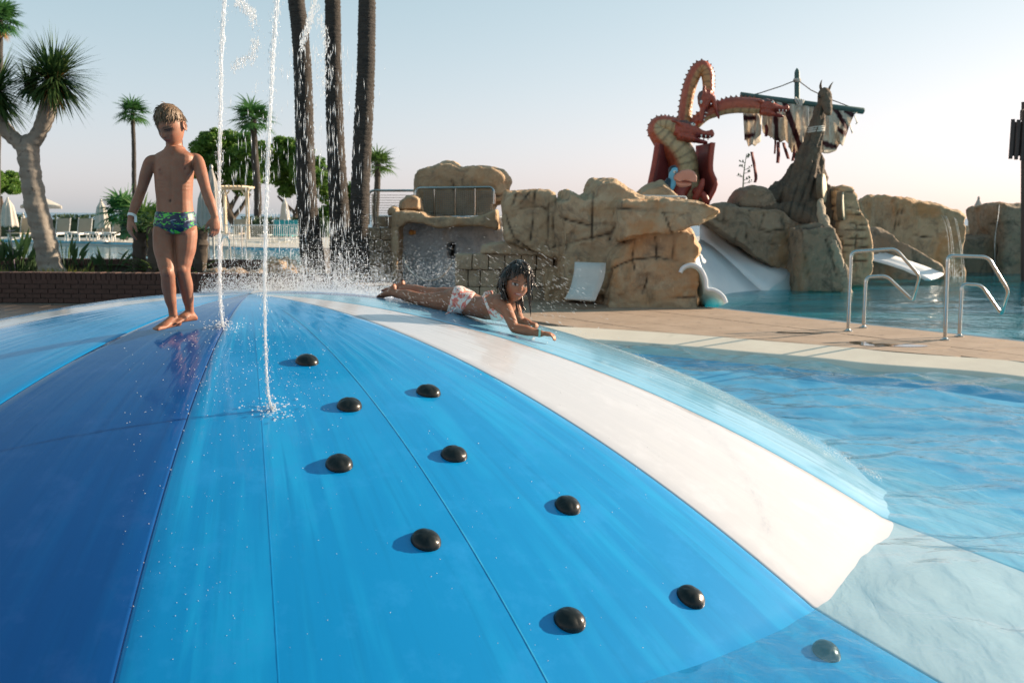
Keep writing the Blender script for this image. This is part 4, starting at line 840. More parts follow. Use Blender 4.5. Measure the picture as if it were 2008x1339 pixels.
def make_girl():
    def G(x, y, Y): return atY(x, y, Y)
    mb = MB(); u = mpp(6.0)
    def limb(pts, n=16, ratio=1.0):
        c, r = catmull_r([(G(x, y, Y), rr * mpp(Y)) for x, y, Y, rr in pts], 6); mb.tube(c, r, n, ratio=ratio, roundcap=True)
    # trunk: elliptical sections along the spine, wider across than deep
    sp = [(885, 590, 6.26, 25, 30), (898, 588, 6.22, 26, 34), (915, 594, 6.17, 23.5, 32), (935, 601, 6.10, 21, 29), (955, 604, 6.03, 23, 31), (973, 603, 5.97, 25.5, 34), (986, 597, 5.93, 24, 34), (997, 590, 5.90, 17, 24)]
    rings = []
    for i, (x, y, Y, hv, hw) in enumerate(sp):
        a = G(*sp[max(i - 1, 0)][:3]); b = G(*sp[min(i + 1, len(sp) - 1)][:3]); t = (b - a).normalized(); side = t.cross(Vector((0, 0, 1))).normalized(); up = side.cross(t).normalized()
        rings.append([G(x, y, Y) + side * hw * mpp(Y) * math.cos(q) + up * hv * mpp(Y) * math.sin(q) for q in (2 * math.pi * k / 24 for k in range(24))])
    mb.loft(rings)
    mb.sphere(G(898, 578, 6.17), (.062, .06, .05), 14, 10); mb.sphere(G(900, 577, 6.30), (.062, .06, .05), 14, 10)
    limb([(893, 592, 6.18, 24), (870, 592, 6.22, 21.5), (848, 590, 6.27, 17), (830, 588, 6.31, 13.5), (818, 585, 6.34, 12.5), (800, 580, 6.38, 12), (785, 577, 6.43, 9.5), (773, 575, 6.46, 8)])
    limb([(893, 586, 6.32, 23), (872, 583, 6.37, 20), (850, 579, 6.43, 15.5), (832, 575, 6.48, 12.5), (815, 570, 6.53, 11.5), (800, 567, 6.58, 9.5), (788, 566, 6.62, 8)])
    foot(mb, G(770, 574, 6.465), Vector((-.75, .42, -.62)), Vector((.30, -.35, -.80)), .165, (0, -1, 0)); foot(mb, G(785, 566, 6.625), Vector((-.80, .42, -.40)), Vector((.25, -.3, -.8)), .165, (0, 1, 0))
    # arms
    limb([(978, 596, 5.88, 15), (990, 603, 5.83, 13.5), (1000, 622, 5.79, 11.5), (1007, 640, 5.76, 10), (1012, 644, 5.755, 10), (1032, 648, 5.75, 10.5), (1050, 652, 5.745, 8), (1061, 654, 5.74, 7)])
    limb([(1003, 596, 6.0, 13), (1010, 606, 6.03, 12), (1015, 618, 6.06, 10), (1020, 627, 6.08, 9), (1030, 631, 6.07, 8), (1038, 634, 6.06, 6.5)])
    hand(mb, G(1062, 653.5, 5.74), Vector((1, -.05, -.10)), Vector((.2, .2, -1)), (0, .8, .3), .112, .38); hand(mb, G(1037, 633.5, 6.06), Vector((.9, -.35, -.12)), Vector((.1, .1, -1)), (-.2, .5, .6), .098, .9)
    # head raised, looking at the camera, slightly to the image right
    hs = 39.0 * mpp(5.86); hc = G(1014, 553, 5.86)
    HM = Matrix.Rotation(R(10), 3, 'Y') @ Matrix.Rotation(R(17), 3, 'Z') @ Matrix.Rotation(R(180), 3, 'Z') @ Matrix.Rotation(R(-5), 3, 'X')
    hm = head_mesh(hs, .9); mb.add([hc + HM @ Vector(q) for q in hm.v], hm.f)
    mb.tube([G(994, 594, 5.93), G(1004, 582, 5.92), G(1011, 568, 5.91)], [19 * u, 15.5 * u, 16 * u], 16)
    me = remesh(mb, .0045, 3, .5); v, n = npmesh(me)
    # rest on the dome: nothing sinks deeper than a few millimetres
    r = np.hypot(v[:, 0] - DC[0], v[:, 1] - DC[1]); zs = DZ - DA * r ** 2 - DB * r ** 4; v[:, 2] = np.maximum(v[:, 2], zs + .001)
    L = (v - np.array(hc)) @ np.array(HM); ishead = (np.linalg.norm(L, axis=1) < hs * 1.22) & (L[:, 2] > -.98 * hs)
    tone = head_tone(L, SKG, (.36, .11, .09), (.02, .012, .01), hs, (.03, .02, .015)); 
    l = L / hs; tone[~ishead] = SKG
    smile = ishead & (l[:, 1] > .4) & ((l[:, 0] / .13) ** 2 + ((l[:, 2] + .50) / .022) ** 2 < 1); tone[smile] = (.55, .50, .46)
    P = proj(v); x, y = P[:, 0], P[:, 1]
    t = thing('person', G(940, 630, 6.08), 'girl in a coral and white bikini lying on her stomach on the dome', 'person')
    off = np.array(t.location); setco(me, v - off); setattr_c(me, 'tone', tone); finish('body', me, 'skin', t, sharp=0, fixn=False)
    d = v[:, 1]; limbm = (x > 1000)
    # briefs between two slanting lines; top as a band under the arms, with back strap
    a = (x - (889 + (565 - y) * .30)) / 14; b = ((938 - (y - 568) * .72) - x) / 14; mk = np.minimum(a, b); shell(me, mk, .0045, 'bikini_bottom', 'bikini_print', t)
    sx = (x - (948 + (y - 590) * .40)); wdt = np.where(y > 604, 14 + (y - 604) * .8, 7.0); near = (d > 5.80) & (x < 997) & (y > 560) & ~((x > 984) & (y < 618))
    mk = np.where(near, np.minimum(sx, wdt - sx) / 8, -1); shell(me, mk, .0045, 'bikini_top', 'bikini_print', t)
    kb = MB()
    for q in range(1): kb.tube(catmull([G(895, 604 + q * 3, 6.02), G(888, 609 + q * 2, 6.0), G(880, 613 + q, 5.99), G(873, 616 + q, 5.98)], 4), [.004] * 12 + [.002], 6)
    kb.build('bow', 'bikini_print', t); kb = MB()
    for q in range(3): kb.tube(catmull([G(948 + q * 3, 580, 6.0), G(953 + q * 5, 573 - q, 5.98), G(958 + q * 4, 577, 5.97)], 4), [.006] * 8 + [.003], 6)
    kb.sphere(G(951, 579, 5.99), .010, 8, 6); kb.build('bow', 'bikini_print', t)

    xx, yy, z = l[:, 0], l[:, 1], l[:, 2]
    hl = np.where(yy > .0, .34 + .40 * np.clip(yy, 0, 1) ** 2 + .03 * np.sin(xx * 9 + 1) - .9 * np.clip(np.abs(xx + .05) - .22, 0, 1), -.75 + .2 * np.abs(xx)); hl = np.where((np.abs(xx) > .58) & (yy > -.2), np.where(xx < 0, -.7, .05), hl)
    hmk = np.where(ishead & (np.abs(xx) < .80), z - hl, -1.0); nz = np.zeros(len(l)); idx = np.where(hmk > -.05)[0]
    nz[idx] = [noise.noise(Vector((p * 11, q * 4, s * 4))) for p, q, s in l[idx].tolist()]
    th = np.clip(.004 + .012 * np.clip(hmk * 2.5, 0, 1), 0, .016) + .005 * nz * np.clip(hmk * 5, 0, 1); cap = shell(me, hmk, 0, 'hair', 'hair_wet', t, th)
    lk = MB(); rg = random.Random(3)
    hs_ = MB(); cand = np.where((hmk > .03) & ~((yy > .35) & (z < .62)))[0].tolist(); part = Vector((.12, .1, 1.0))
    for i in rg.sample(cand, min(700, len(cand))):
        nl = Vector((np.array(n[i]) @ np.array(HM)).tolist()).normalized(); pl_ = Vector(l[i].tolist()); d_ = (pl_ - part); d_ = d_ - nl * d_.dot(nl); d_ = (d_.normalized() + Vector((rg.gauss(0, .12), rg.gauss(0, .12), rg.gauss(0, .1) - .3))).normalized()
        p0 = hc + HM @ (pl_ * hs + nl * (th[i] * .9)); ln = rg.uniform(.03, .075); w1 = HM @ (d_ + nl * .10).normalized(); w2 = HM @ (d_ - nl * .25).normalized()
        hs_.tube([p0, p0 + w1 * ln * .5, p0 + w1 * ln * .5 + w2 * ln * .5], [.0034, .003, .0006], 4)
    tag(hs_.build('hair_strands', 'hair_wet', t, sharp=0), kind='stuff')
    def lock(pts, r0, r1): 
        c, rr = catmull_r([(G(*p), r0 + (r1 - r0) * i / (len(pts) - 1)) for i, p in enumerate(pts)], 5); lk.tube(c, [max(q, .0012) for q in rr], 6, jit=.12)
    for k in range(17):   # wet locks on the image left, behind the ear and over the shoulder
        o = rg.uniform(-5, 5); e = rg.uniform(-9, 12); lock([(997 + o * .8, 527 + rg.uniform(-4, 4), 5.80 + rg.uniform(0, .12)), (987 + o, 545, 5.79 + rg.uniform(0, .12)), (984 + o * .8, 562, 5.80 + rg.uniform(0, .10)), (988 + o, 578, 5.80 + rg.uniform(0, .08)), (992 + o * 1.2 + e * .3, 590 + e, 5.78 + rg.uniform(0, .08))], rg.uniform(.008, .014), .002)
    for k in range(9):    # one long strand hanging on the image right
        o = rg.uniform(-2.2, 2.2); e = rg.uniform(-26, 8); lock([(1026 + o, 527, 5.83), (1035 + o, 540, 5.80), (1037 + o, 560, 5.79), (1038 + o, 580, 5.79), (1040 + o * .6, 600 + e, 5.79), (1041 + o * .4, 615 + e, 5.79)], rg.uniform(.005, .009), .0012)
    for k in range(8):    # locks under the chin
        o = rg.uniform(-7, 7); lock([(1016 + o, 582, 5.88), (1018 + o, 592, 5.87), (1019 + o * 1.2, 602, 5.87), (1023 + o * 1.3, 612 + rg.uniform(-6, 6), 5.87)], rg.uniform(.006, .010), .0015)
    for k in range(6): o = rg.uniform(-3, 3); lock([(985 + o, 538, 5.86), (980 + o, 548, 5.86), (979 + o * 1.5, 560, 5.86)], .005, .001)
    lk.build('hair_lock', 'hair_wet', t, sharp=0)
    wb = MB(); c0 = G(1058, 653, 5.742); dd = Vector((1, -.02, -.06)).normalized(); a = dd.orthogonal().normalized(); b = dd.cross(a)
    wb.loft([[c0 + dd * h * u + (a * math.cos(q) + b * math.sin(q)) * (7.9 * u + e) for q in (2 * math.pi * k / 20 for k in range(20))] for h, e in ((-2, -.002), (-2, .001), (2, .001), (2, -.002))], cap=False); wb.build('wristband', 'band_mint', t)
    return t
girl = make_girl()
# ------------------------------------------------------------------ dragon, pelican, carved trunk, mast and sail
def vcol(name, rough=.5, bump=.4, bs=30):
    m, nt, b = newmat(name); c = _mix(nt, _attr(nt, 'tone', 0), (.62, .55, .52), _ramp(nt, _noise(nt, 12, 5, .7), .45, .75), 'MULTIPLY'); nt.links.new(c, b.inputs['Base Color']); b.inputs['Roughness'].default_value = rough
    vo = nt.nodes.new('ShaderNodeTexVoronoi'); vo.inputs['Scale'].default_value = bs; tc = nt.nodes.new('ShaderNodeTexCoord'); nt.links.new(tc.outputs['Object'], vo.inputs['Vector']); nt.links.new(_bump(nt, vo.outputs[0], bump, .02), b.inputs['Normal'])
vcol('dragon_skin', .42, .5, 16)
pmat('dragon_red', (.26, .032, .022), (.34, .055, .03), .45, 8, bump=.2); pmat('wing_dark', (.11, .014, .016), (.16, .022, .02), .55, 5, bump=.2); pmat('horn_brown', (.16, .05, .025), (.24, .09, .04), .5, 12); pmat('eye_white', (.8, .8, .76), (.7, .7, .66), .3, 20); pmat('eye_black', (.01, .01, .01), (.02, .02, .02), .2, 20)
DY = 22.0; du = mpp(DY)
drg = thing('dragon_figure', atY(1340, 398, DY), 'red three headed dragon figure with ribbed pale belly on the rocks', 'dragon figure')
def D(x, y, d=0): return atY(x, y, DY + d)
def neck(pr, name, belly_side, seed, bc=(.50, .36, .20), thr=.40):
    """pr: px joints (x, y, depth, radius px); belly_side +1 means belly on the right of travel"""
    c, r = catmull_r([(D(x, y, d), q * du) for x, y, d, q in pr], 7); mb = MB(); mb.tube(c, r, 20, up=(0, -1, 0)); me = bpy.data.meshes.new(name); off = parent_loc(drg)
    me.from_pydata([tuple(Vector(v) - off) for v in mb.v], [], mb.f); o = finish(name, me, 'dragon_skin', drg, sharp=0)
    # vertices were laid ring by ring: colour by the side of the ring, ribs along the way
    v, n = npmesh(me); tone = np.zeros((len(v), 3)); n20 = 20
    for i in range(len(c)):
        for j in range(n20):
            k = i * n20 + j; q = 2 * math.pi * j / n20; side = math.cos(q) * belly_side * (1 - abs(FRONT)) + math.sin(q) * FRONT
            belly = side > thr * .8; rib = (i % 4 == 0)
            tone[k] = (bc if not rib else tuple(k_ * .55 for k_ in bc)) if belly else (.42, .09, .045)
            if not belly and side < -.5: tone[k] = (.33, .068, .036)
    setattr_c(me, 'tone', tone); return o, c, r
FRONT = .62
_, cA, rA = neck([(1350, 402, .1, 30), (1347, 375, .1, 29), (1342, 345, .08, 28), (1338, 315, .05, 29), (1326, 292, .02, 29), (1304, 272, .0, 25), (1290, 257, .0, 20), (1292, 246, .0, 17), (1308, 245, -.05, 17), (1330, 251, -.12, 18)], 'body', -1 * -1, 1)
FRONT = .38
_, cB, rB = neck([(1338, 262, .25, 17), (1342, 235, .28, 13.5), (1346, 200, .3, 13), (1354, 165, .3, 13), (1366, 140, .3, 13), (1378, 132, .28, 13), (1387, 145, .24, 12.5), (1389, 168, .15, 11), (1389, 184, .08, 11)], 'neck', 1, 2, (.52, .25, .10), .35)
FRONT = 0
_, cC, rC = neck([(1340, 262, .30, 12), (1360, 245, .22, 12), (1382, 226, .14, 12), (1408, 214, .1, 14), (1435, 207, .05, 15.5), (1465, 207, .0, 15), (1490, 209, -.05, 14)], 'neck', 1, 3)
def spikes(c, r, side, i0, i1, step, h):
    for i in range(i0, i1, step):
        t = (c[min(i + 1, len(c) - 1)] - c[i - 1]).normalized(); out = t.cross(Vector((0, -1, 0))).normalized() * side; p = c[i] + out * r[i] * .92; mb = MB(); w = h * .62
        mb.add([p - t * w + Vector((0, -.03, 0)), p + t * w + Vector((0, -.03, 0)), p + t * w + Vector((0, .03, 0)), p - t * w + Vector((0, .03, 0)), p + out * h - t * w * .2], [(0, 1, 4), (1, 2, 4), (2, 3, 4), (3, 0, 4), (3, 2, 1, 0)]); mb.build('spike', 'horn_brown', drg, smooth=False)
spikes(cA, rA, -1, 42, 62, 2, .05); spikes(cB, rB, -1, 8, 52, 2, .052); spikes(cC, rC, -1, 10, 40, 2, .06)
def dragon_head(c, ang, k, open_=0.0, tilt=0.0, name='head'):
    """long snouted head, local +x snout; ang = picture-plane direction (degrees), k = length in px"""
    L = k * du; hd = MB(); M = Matrix.Rotation(R(-ang), 3, 'Y') @ Matrix.Rotation(R(tilt), 3, 'X')
    mir = Matrix.Diagonal((1, 1, 1)) if abs(ang) < 95 else Matrix.Diagonal((1, 1, -1))
    def tr(p): return c + M @ (mir @ (Vector(p) * L))
    def seclist(S): return [[tr((x, hw * math.cos(q), zc + hz * math.sin(q))) for q in (2 * math.pi * j / 14 for j in range(14))] for x, zc, hw, hz in S]
    hd.loft(seclist([(-.30, .02, .14, .14), (-.18, .05, .21, .22), (-.02, .07, .24, .235), (.14, .06, .21, .19), (.30, .03, .165, .125), (.48, .01, .135, .095), (.62, .02, .13, .095), (.70, .04, .115, .09), (.735, .035, .06, .05)]))
    jaw = MB(); a = R(-8 - open_); rot = lambda x, z: (x * math.cos(a) - z * math.sin(a), x * math.sin(a) + z * math.cos(a))
    S = []
    for x, hw, hz in ((-.20, .13, .10), (-.05, .19, .10), (.15, .16, .075), (.35, .125, .055), (.52, .10, .05), (.60, .05, .03)):
        xx, zz = rot(x + .1, -.02); S.append((xx - .1, zz - .13, hw, hz))
    jaw.loft(seclist(S))
    mb = MB(); mb.v = hd.v + jaw.v; mb.f = hd.f + [tuple(i + len(hd.v) for i in f) for f in jaw.f]
    for s in (-1, 1):
        mb.sphere(tr((.12, .17 * s, .16)), .075 * L, 10, 8); mb.sphere(tr((.66, .07 * s, .10)), .045 * L, 8, 6); mb.tube([tr((-.12, .17 * s, .10)), tr((-.30, .22 * s, .16)), tr((-.42, .24 * s, .15))], [.07 * L, .05 * L, .012 * L], 8)
    me = remesh(mb, max(.012, .02 * L), 2, .5); v, n = npmesh(me); lv = ((v - np.array(c)) @ np.array(M)) / L; d = .02 * L * fnoise(v / L, 7, 3, k); v = v + n * d[:, None]
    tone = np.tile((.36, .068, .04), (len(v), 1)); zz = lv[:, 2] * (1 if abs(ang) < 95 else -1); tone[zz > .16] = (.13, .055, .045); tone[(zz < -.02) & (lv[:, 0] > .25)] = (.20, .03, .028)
    off = np.array(parent_loc(drg)); setco(me, v - off); setattr_c(me, 'tone', tone); h = finish(name, me, 'dragon_skin', drg, sharp=0, fixn=False)
    for s in (-1, 1):
        e = MB(); e.sphere(tr((.135, .225 * s, .145)), Vector((.055, .03, .035)) * L * 1.1, 10, 8, M); eo = e.build('eye', 'eye_white', h, local=False); e = MB(); e.sphere(tr((.145, .25 * s, .145)), .018 * L, 8, 6); e.build('pupil', 'eye_black', h)
        for i in range(3): t = MB(); x = .40 + i * .11; t.tube([tr((x, .115 * s, -.05)), tr((x + .01, .115 * s, -.14 + .02 * i))], [.022 * L, .004 * L], 6); t.build('tooth', 'eye_white', h)
    return h
dragon_head(D(1344, 259, -.24), -8, 74, -4, -14); dragon_head(D(1386, 196, -.02), -102, 62, 22, 12); dragon_head(D(1503, 212, -.08), -4, 58, 0, -10)
def panel3(name, poly, Y, th, mat, parent, ridge=None):
    mb = MB(); P = [atY(x, y, Y) for x, y in poly]; mb.prism(P, (0, th, 0), .98); o = mb.build(name, mat, parent, smooth=False, bevel=.012); return o
def wing(outer, inner, name):
    g = [[D(a[0], a[1], -.45).lerp(D(b_[0], b_[1], .25), t) + Vector((0, .12 * math.sin(math.pi * t), 0)) for t in (0, .2, .4, .6, .8, 1)] for a, b_ in zip(outer, inner)]
    o = sheet(name, g, .05, 'wing_dark', drg); e = MB(); e.tube(catmull([D(a[0], a[1], -.45) for a in outer], 3), .055, 8); e.build('wing_edge', 'dragon_red', drg); return o
wing([(1289, 281), (1286, 300), (1281, 330), (1275, 358), (1270, 384)], [(1338, 290), (1336, 315), (1334, 345), (1332, 370), (1332, 396)], 'wing')
wing([(1398, 280), (1395, 305), (1394, 335), (1403, 362), (1388, 394)], [(1366, 286), (1366, 310), (1366, 340), (1368, 368), (1370, 396)], 'wing')
for pts in ([(1364, 388, -.5, 7), (1374, 368, -.55, 6), (1378, 354, -.55, 4)], [(1386, 398, -.5, 6), (1380, 384, -.5, 7), (1366, 376, -.4, 9)], [(1330, 398, -.4, 12), (1334, 378, -.35, 14), (1342, 362, -.2, 15)]):
    c, r = catmull_r([(D(x, y, d), q * du) for x, y, d, q in pts], 5); mb = MB(); mb.tube(c, r, 12, roundcap=True); mb.build('leg', 'dragon_red', drg, sharp=0)
# pelican
PY = 20.5; pel = thing('pelican_figure', atY(1300, 388, PY), 'blue and black pelican figure with a huge pink bill in front of the dragon', 'bird figure'); pu = mpp(PY); A = lambda x, y, d=0: atY(x, y, PY + d)
pmat('bird_blue', (.12, .40, .58), (.18, .47, .63), .45, 9); pmat('bird_black', (.012, .018, .03), (.02, .03, .045), .45, 9); pmat('bill_pink', (.55, .22, .15), (.62, .28, .2), .45, 6, third=((.50, .17, .12), 3, .6))
def blob(name, pts, mat, parent, Y, n=14, ratio=1.0):
    c, r = catmull_r([(atY(x, y, Y + d), q * mpp(Y)) for x, y, d, q in pts], 5); mb = MB(); mb.tube(c, r, n, roundcap=True, ratio=ratio); return mb.build(name, mat, parent, sharp=0)
blob('body', [(1284, 387, 0, 3), (1296, 383, 0, 7), (1308, 375, 0, 9), (1317, 362, 0, 8), (1321, 352, 0, 7.5)], 'bird_blue', pel, PY); blob('neck', [(1321, 358, 0, 6), (1318, 348, 0, 7), (1319, 340, 0, 7)], 'bird_blue', pel, PY); blob('wing', [(1298, 378, -.08, 4), (1306, 366, -.08, 8), (1310, 354, -.06, 5)], 'bird_black', pel, PY)
blob('head', [(1319, 340, .0, 7), (1322, 335, 0, 7.5)], 'bird_blue', pel, PY); blob('crest', [(1316, 341, .02, 5), (1317, 333, .02, 6), (1322, 330, .02, 6), (1328, 332, .02, 3)], 'bird_black', pel, PY)
e = MB(); e.sphere(A(1323, 337, -.075), .03, 10, 8); eo = e.build('eye', 'eye_white', pel); e = MB(); e.sphere(A(1324, 337, -.10), .013, 8, 6); e.build('pupil', 'eye_black', eo)
mb = MB(); bill = [(1319, 349), (1324, 341), (1336, 334), (1350, 332), (1361, 336), (1367, 346), (1366, 359), (1356, 358), (1342, 354), (1330, 358), (1322, 355)]; add_prism(mb, bill, PY - .05, .10, .12, .9, .9); me = remesh(mb, .018, 4, .5); v, n = npmesh(me); setco(me, v - np.array(pel.location)); finish('bill', me, 'bill_pink', pel, sharp=0, fixn=False)
blob('pouch', [(1324, 356, -.03, 3), (1336, 362, -.03, 6), (1352, 361, -.03, 4)], 'bill_pink', pel, PY); blob('foot', [(1296, 386, -.02, 3), (1302, 389, -.06, 2.5)], 'bird_black', pel, PY)
q = thing('railing', atY(1330, 392, 19.9), 'low white pipe rail at the feet of the pelican', 'railing'); bent([atY(1255, 384, 20), atY(1345, 386, 19.9), atY(1346, 396, 19.8)], .02, .05, 8).build('pipe', 'edge_white', q)
# carved trunk with a horse like head
TY = 21.6; trk = thing('carved_trunk', atY(1565, 442, TY), 'carved dead tree trunk ending in an animal figurehead with ears', 'tree trunk figure')
mb = MB()
def tb(pts, ratio=1.0, Y=TY):
    c, r = catmull_r([(atY(x, y, Y + d), q * mpp(Y)) for x, y, d, q in pts], 6); mb.tube(c, r, 20, roundcap=True, ratio=ratio)
tb([(1560, 455, 0, 60), (1563, 430, 0, 54), (1566, 400, 0, 46), (1572, 365, 0, 36), (1581, 330, 0, 27), (1589, 300, 0, 21), (1597, 270, 0, 16), (1602, 246, 0, 13), (1607, 225, 0, 11.5), (1614, 205, -.03, 11)])
tb([(1442, 404, -.3, 4), (1470, 399, -.25, 9), (1505, 390, -.15, 16), (1535, 372, -.05, 20), (1550, 345, 0, 13), (1556, 318, .05, 5)]); tb([(1580, 430, -.5, 18), (1550, 420, -.45, 22), (1520, 412, -.4, 16), (1480, 408, -.4, 6)]); tb([(1605, 300, .15, 8), (1608, 340, .1, 12), (1612, 385, .0, 16), (1622, 425, -.1, 16), (1634, 450, -.15, 10)])
rockify(mb, 'trunk', 'trunk_wood', parent=trk, voxel=.03, sm=2, amp=.03, sc=3, facet=0, seed=41)
tk = [o for o in trk.children if o.name.startswith('trunk')][0].data; v, n = npmesh(tk); W = v + np.array(trk.location); P = proj(W); s_ = P[:, 0] * .9 + .25 * P[:, 1]; g_ = np.array([noise.noise(Vector((a * .16, b * .012, 3))) for a, b in zip(s_.tolist(), P[:, 1].tolist())]) + .5 * np.array([noise.noise(Vector((a * .4, b * .03, 8))) for a, b in zip(s_.tolist(), P[:, 1].tolist())]); setco(tk, v + n * (.055 * g_)[:, None]); tk.attributes['crack'].data.foreach_set('value', np.clip(-g_ * 1.3 - .1, 0, .8).astype(np.float32))
mb = MB(); tb([(1616, 186, -.06, 12.5), (1619, 198, -.08, 11.5), (1622, 210, -.16, 8.5), (1624, 221, -.24, 7)]); tb([(1614, 205, -.02, 10), (1616, 190, -.04, 12.5), (1617, 181, -.02, 10)]); rockify(mb, 'head', 'trunk_wood', parent=trk, voxel=.02, sm=2, amp=.02, sc=5, facet=0, seed=43)
for pts in ([(1611, 180, 0, 4.5), (1609, 170, 0, 4.5), (1610, 162, 0, 2.5), (1612, 157, 0, .6)], [(1624, 180, 0, 4.2), (1627, 172, 0, 4.2), (1630, 166, 0, 2.5), (1634, 161, 0, .6)]):
    mb = MB(); tb(pts, .5); me = bpy.data.meshes.new('ear'); me.from_pydata([tuple(Vector(q) - trk.location) for q in mb.v], [], mb.f); setattr_f(me, 'crack', [0] * len(mb.v)); finish('ear', me, 'trunk_wood', trk, sharp=0)
for y, r_ in ((250, 14.5), (254, 15), (258, 15.5)): mb = MB(); c0 = atY(1601 - (y - 250) * .2, y, TY); mb.tube([c0 + Vector((math.cos(q) * r_ * mpp(TY), math.sin(q) * r_ * mpp(TY), .02 * math.cos(q))) for q in (2 * math.pi * k / 20 for k in range(21))], .022, 6); mb.build('rope_ring', 'rope', trk)
for x, y in ((1607, 190), (1628, 190)): e = MB(); e.sphere(atY(x, y, TY - .13), .03, 8, 6); e.build('eye', 'eye_black', trk)
rt = MB(); c, r = catmull_r([(atY(x, y, 20.0 + d), q * mpp(20)) for x, y, d, q in [(1608, 395, .8, 6), (1612, 420, .3, 8), (1622, 455, .0, 9), (1638, 490, -.1, 9), (1648, 525, -.1, 9), (1656, 560, -.1, 12), (1660, 585, -.1, 13)]], 6); rt.tube(c, r, 14); rockify(rt, 'root', 'root_pale', 'pale dead root running down the rock beside the trunk into the water', 'root', voxel=.022, sm=2, amp=.04, sc=4, facet=0, seed=45)
pmat('log_cut', (.52, .42, .29), (.60, .50, .36), .7, 5, third=((.36, .27, .18), 6, .6)); pmat('bark', (.10, .075, .05), (.15, .11, .075), .9, 9, bump=.5, bscale=20)
for x, y, rr, Y, lab in ((1617, 369, 29, 21.15, 'cut log disc on the right side of the carved trunk'), (1656, 404, 29, 21.2, 'cut log disc on the layered rock column')):
    t = thing('log_disc', atY(x, y, Y), lab, 'log disc', 'cut log discs'); ax_ = Vector((.90, -.42, .08)).normalized(); rad = rr * mpp(Y); mb = MB(); p = atY(x, y, Y); mb.tube([p - ax_ * .13, p - ax_ * .02], [rad * .96, rad * .99], 24); mb.build('log', 'bark', t, sharp=50); mb = MB(); mb.tube([p - ax_ * .03, p, p + ax_ * .008], [rad * .97, rad * .95, rad * .90], 24); mb.build('cut_face', 'log_cut', t, sharp=50)
# mast, yard, sail
MY = 22.6; mst = thing('mast', atY(1563, 330, MY), 'teal wooden mast with cross yard and torn striped sail', 'mast'); pmat('teal_wood', (.035, .085, .08), (.06, .12, .11), .6, 9, stretch=(1, 1, .3), bump=.3)
mb = MB(); mb.tube([atY(1564, 400, MY), atY(1563.5, 300, MY), atY(1563, 215, MY), atY(1563, 143, MY), atY(1563, 139, MY), atY(1562.5, 134, MY)], [5 * mpp(MY)] * 4 + [4 * mpp(MY), .8 * mpp(MY)], 10); mb.build('pole', 'teal_wood', mst)
mb = MB(); mb.tube([atY(1452, 186, MY - .12), atY(1510, 194, MY - .12), atY(1570, 202, MY - .12), atY(1630, 210, MY - .12), atY(1692, 218, MY - .12), atY(1694, 218.5, MY - .12)], [5.2 * mpp(MY), 5.2 * mpp(MY), 5.5 * mpp(MY), 5.5 * mpp(MY), 6.2 * mpp(MY), 5 * mpp(MY)], 12); mb.build('yard', 'teal_wood', mst)
for pts in ([(1563, 157), (1530, 170), (1490, 183), (1460, 190)], [(1563, 157), (1590, 177), (1630, 196), (1675, 213)]): mb = MB(); mb.tube([atY(x, y, MY - .06) for x, y in pts], .012, 5); mb.build('stay_rope', 'bark', mst)
for y in (156, 158, 160): mb = MB(); c0 = atY(1563, y, MY); mb.tube([c0 + Vector((math.cos(q), math.sin(q), 0)) * 6 * mpp(MY) for q in (2 * math.pi * k / 16 for k in range(17))], .018, 5); mb.build('lashing', 'rope', mst)
for k in range(5): mb = MB(); c0 = atY(1560 + k * 3, 201 + k * 1.2, MY - .12); mb.tube([c0 + Vector((.03 * math.sin(q * 2 + k), math.cos(q) * 7.5 * mpp(MY), math.sin(q) * 8.5 * mpp(MY))) for q in (2 * math.pi * j / 16 for j in range(17))], .02, 5); mb.build('lashing', 'rope', mst)
vcol('sail_cloth', .8, .15, 60); m = MATS['sail_cloth']; nt = m.node_tree; b = nt.nodes['Principled BSDF']; trn = nt.nodes.new('ShaderNodeBsdfTranslucent'); nt.links.new(b.inputs['Base Color'].links[0].from_socket, trn.inputs[0]); mx = nt.nodes.new('ShaderNodeMixShader'); mx.inputs[0].default_value = .45; nt.links.new(b.outputs[0], mx.inputs[1]); nt.links.new(trn.outputs[0], mx.inputs[2]); nt.links.new(mx.outputs[0], nt.nodes['Material Output'].inputs[0])
def sail(x0, x1, top, bot, nx, ny, name, seed, billow=.18):
    g, tone = [], []; rg = random.Random(seed)
    for i in range(nx + 1):
        s = i / nx; x = x0 + (x1 - x0) * s; yt = top(x); yb = bot(x) + 13 * noise.noise(Vector((x * .11, seed * 3.3, 0))); row = []
        for j in range(ny + 1):
            t = j / ny; y = yt + (yb - yt) * t; dx = 4 * t * math.sin(x * .09 + seed)
            row.append(atY(x + dx, y, MY - .2 - billow * math.sin(math.pi * min(1, t * .9)) - .10 * math.sin(x * .21 + 2.6 * t + seed) * (.25 + t) - .04 * math.sin(x * .45 - 3 * t)))
            st = any(abs(((x + dx) - sx) - (y - 215) * sl) < sw for sx, sl, sw in STR); hb = any(abs(y - hy - (x - hx) * hs) < 5 and a_ < x < b_ for hy, hx, hs, a_, b_ in HB); tone.append((.085, .022, .028) if st or hb else (.76, .70, .61))
        g.append(row)
    o = sheet(name, g, .008, 'sail_cloth', mst); setattr_c(o.data, 'tone', np.array(tone)); return o
STR = [(1543, .35, 5.5), (1519, .08, 4.5), (1600, -.1, 4), (1638, .62, 5)]; HB = [(232, 1456, 0, 1450, 1484), (268, 1456, -.15, 1450, 1484), (222, 1665, .55, 1655, 1700), (258, 1650, .5, 1640, 1680), (285, 1625, .35, 1610, 1650)]
ytop = lambda x: 186 + (x - 1452) * .132 + 5
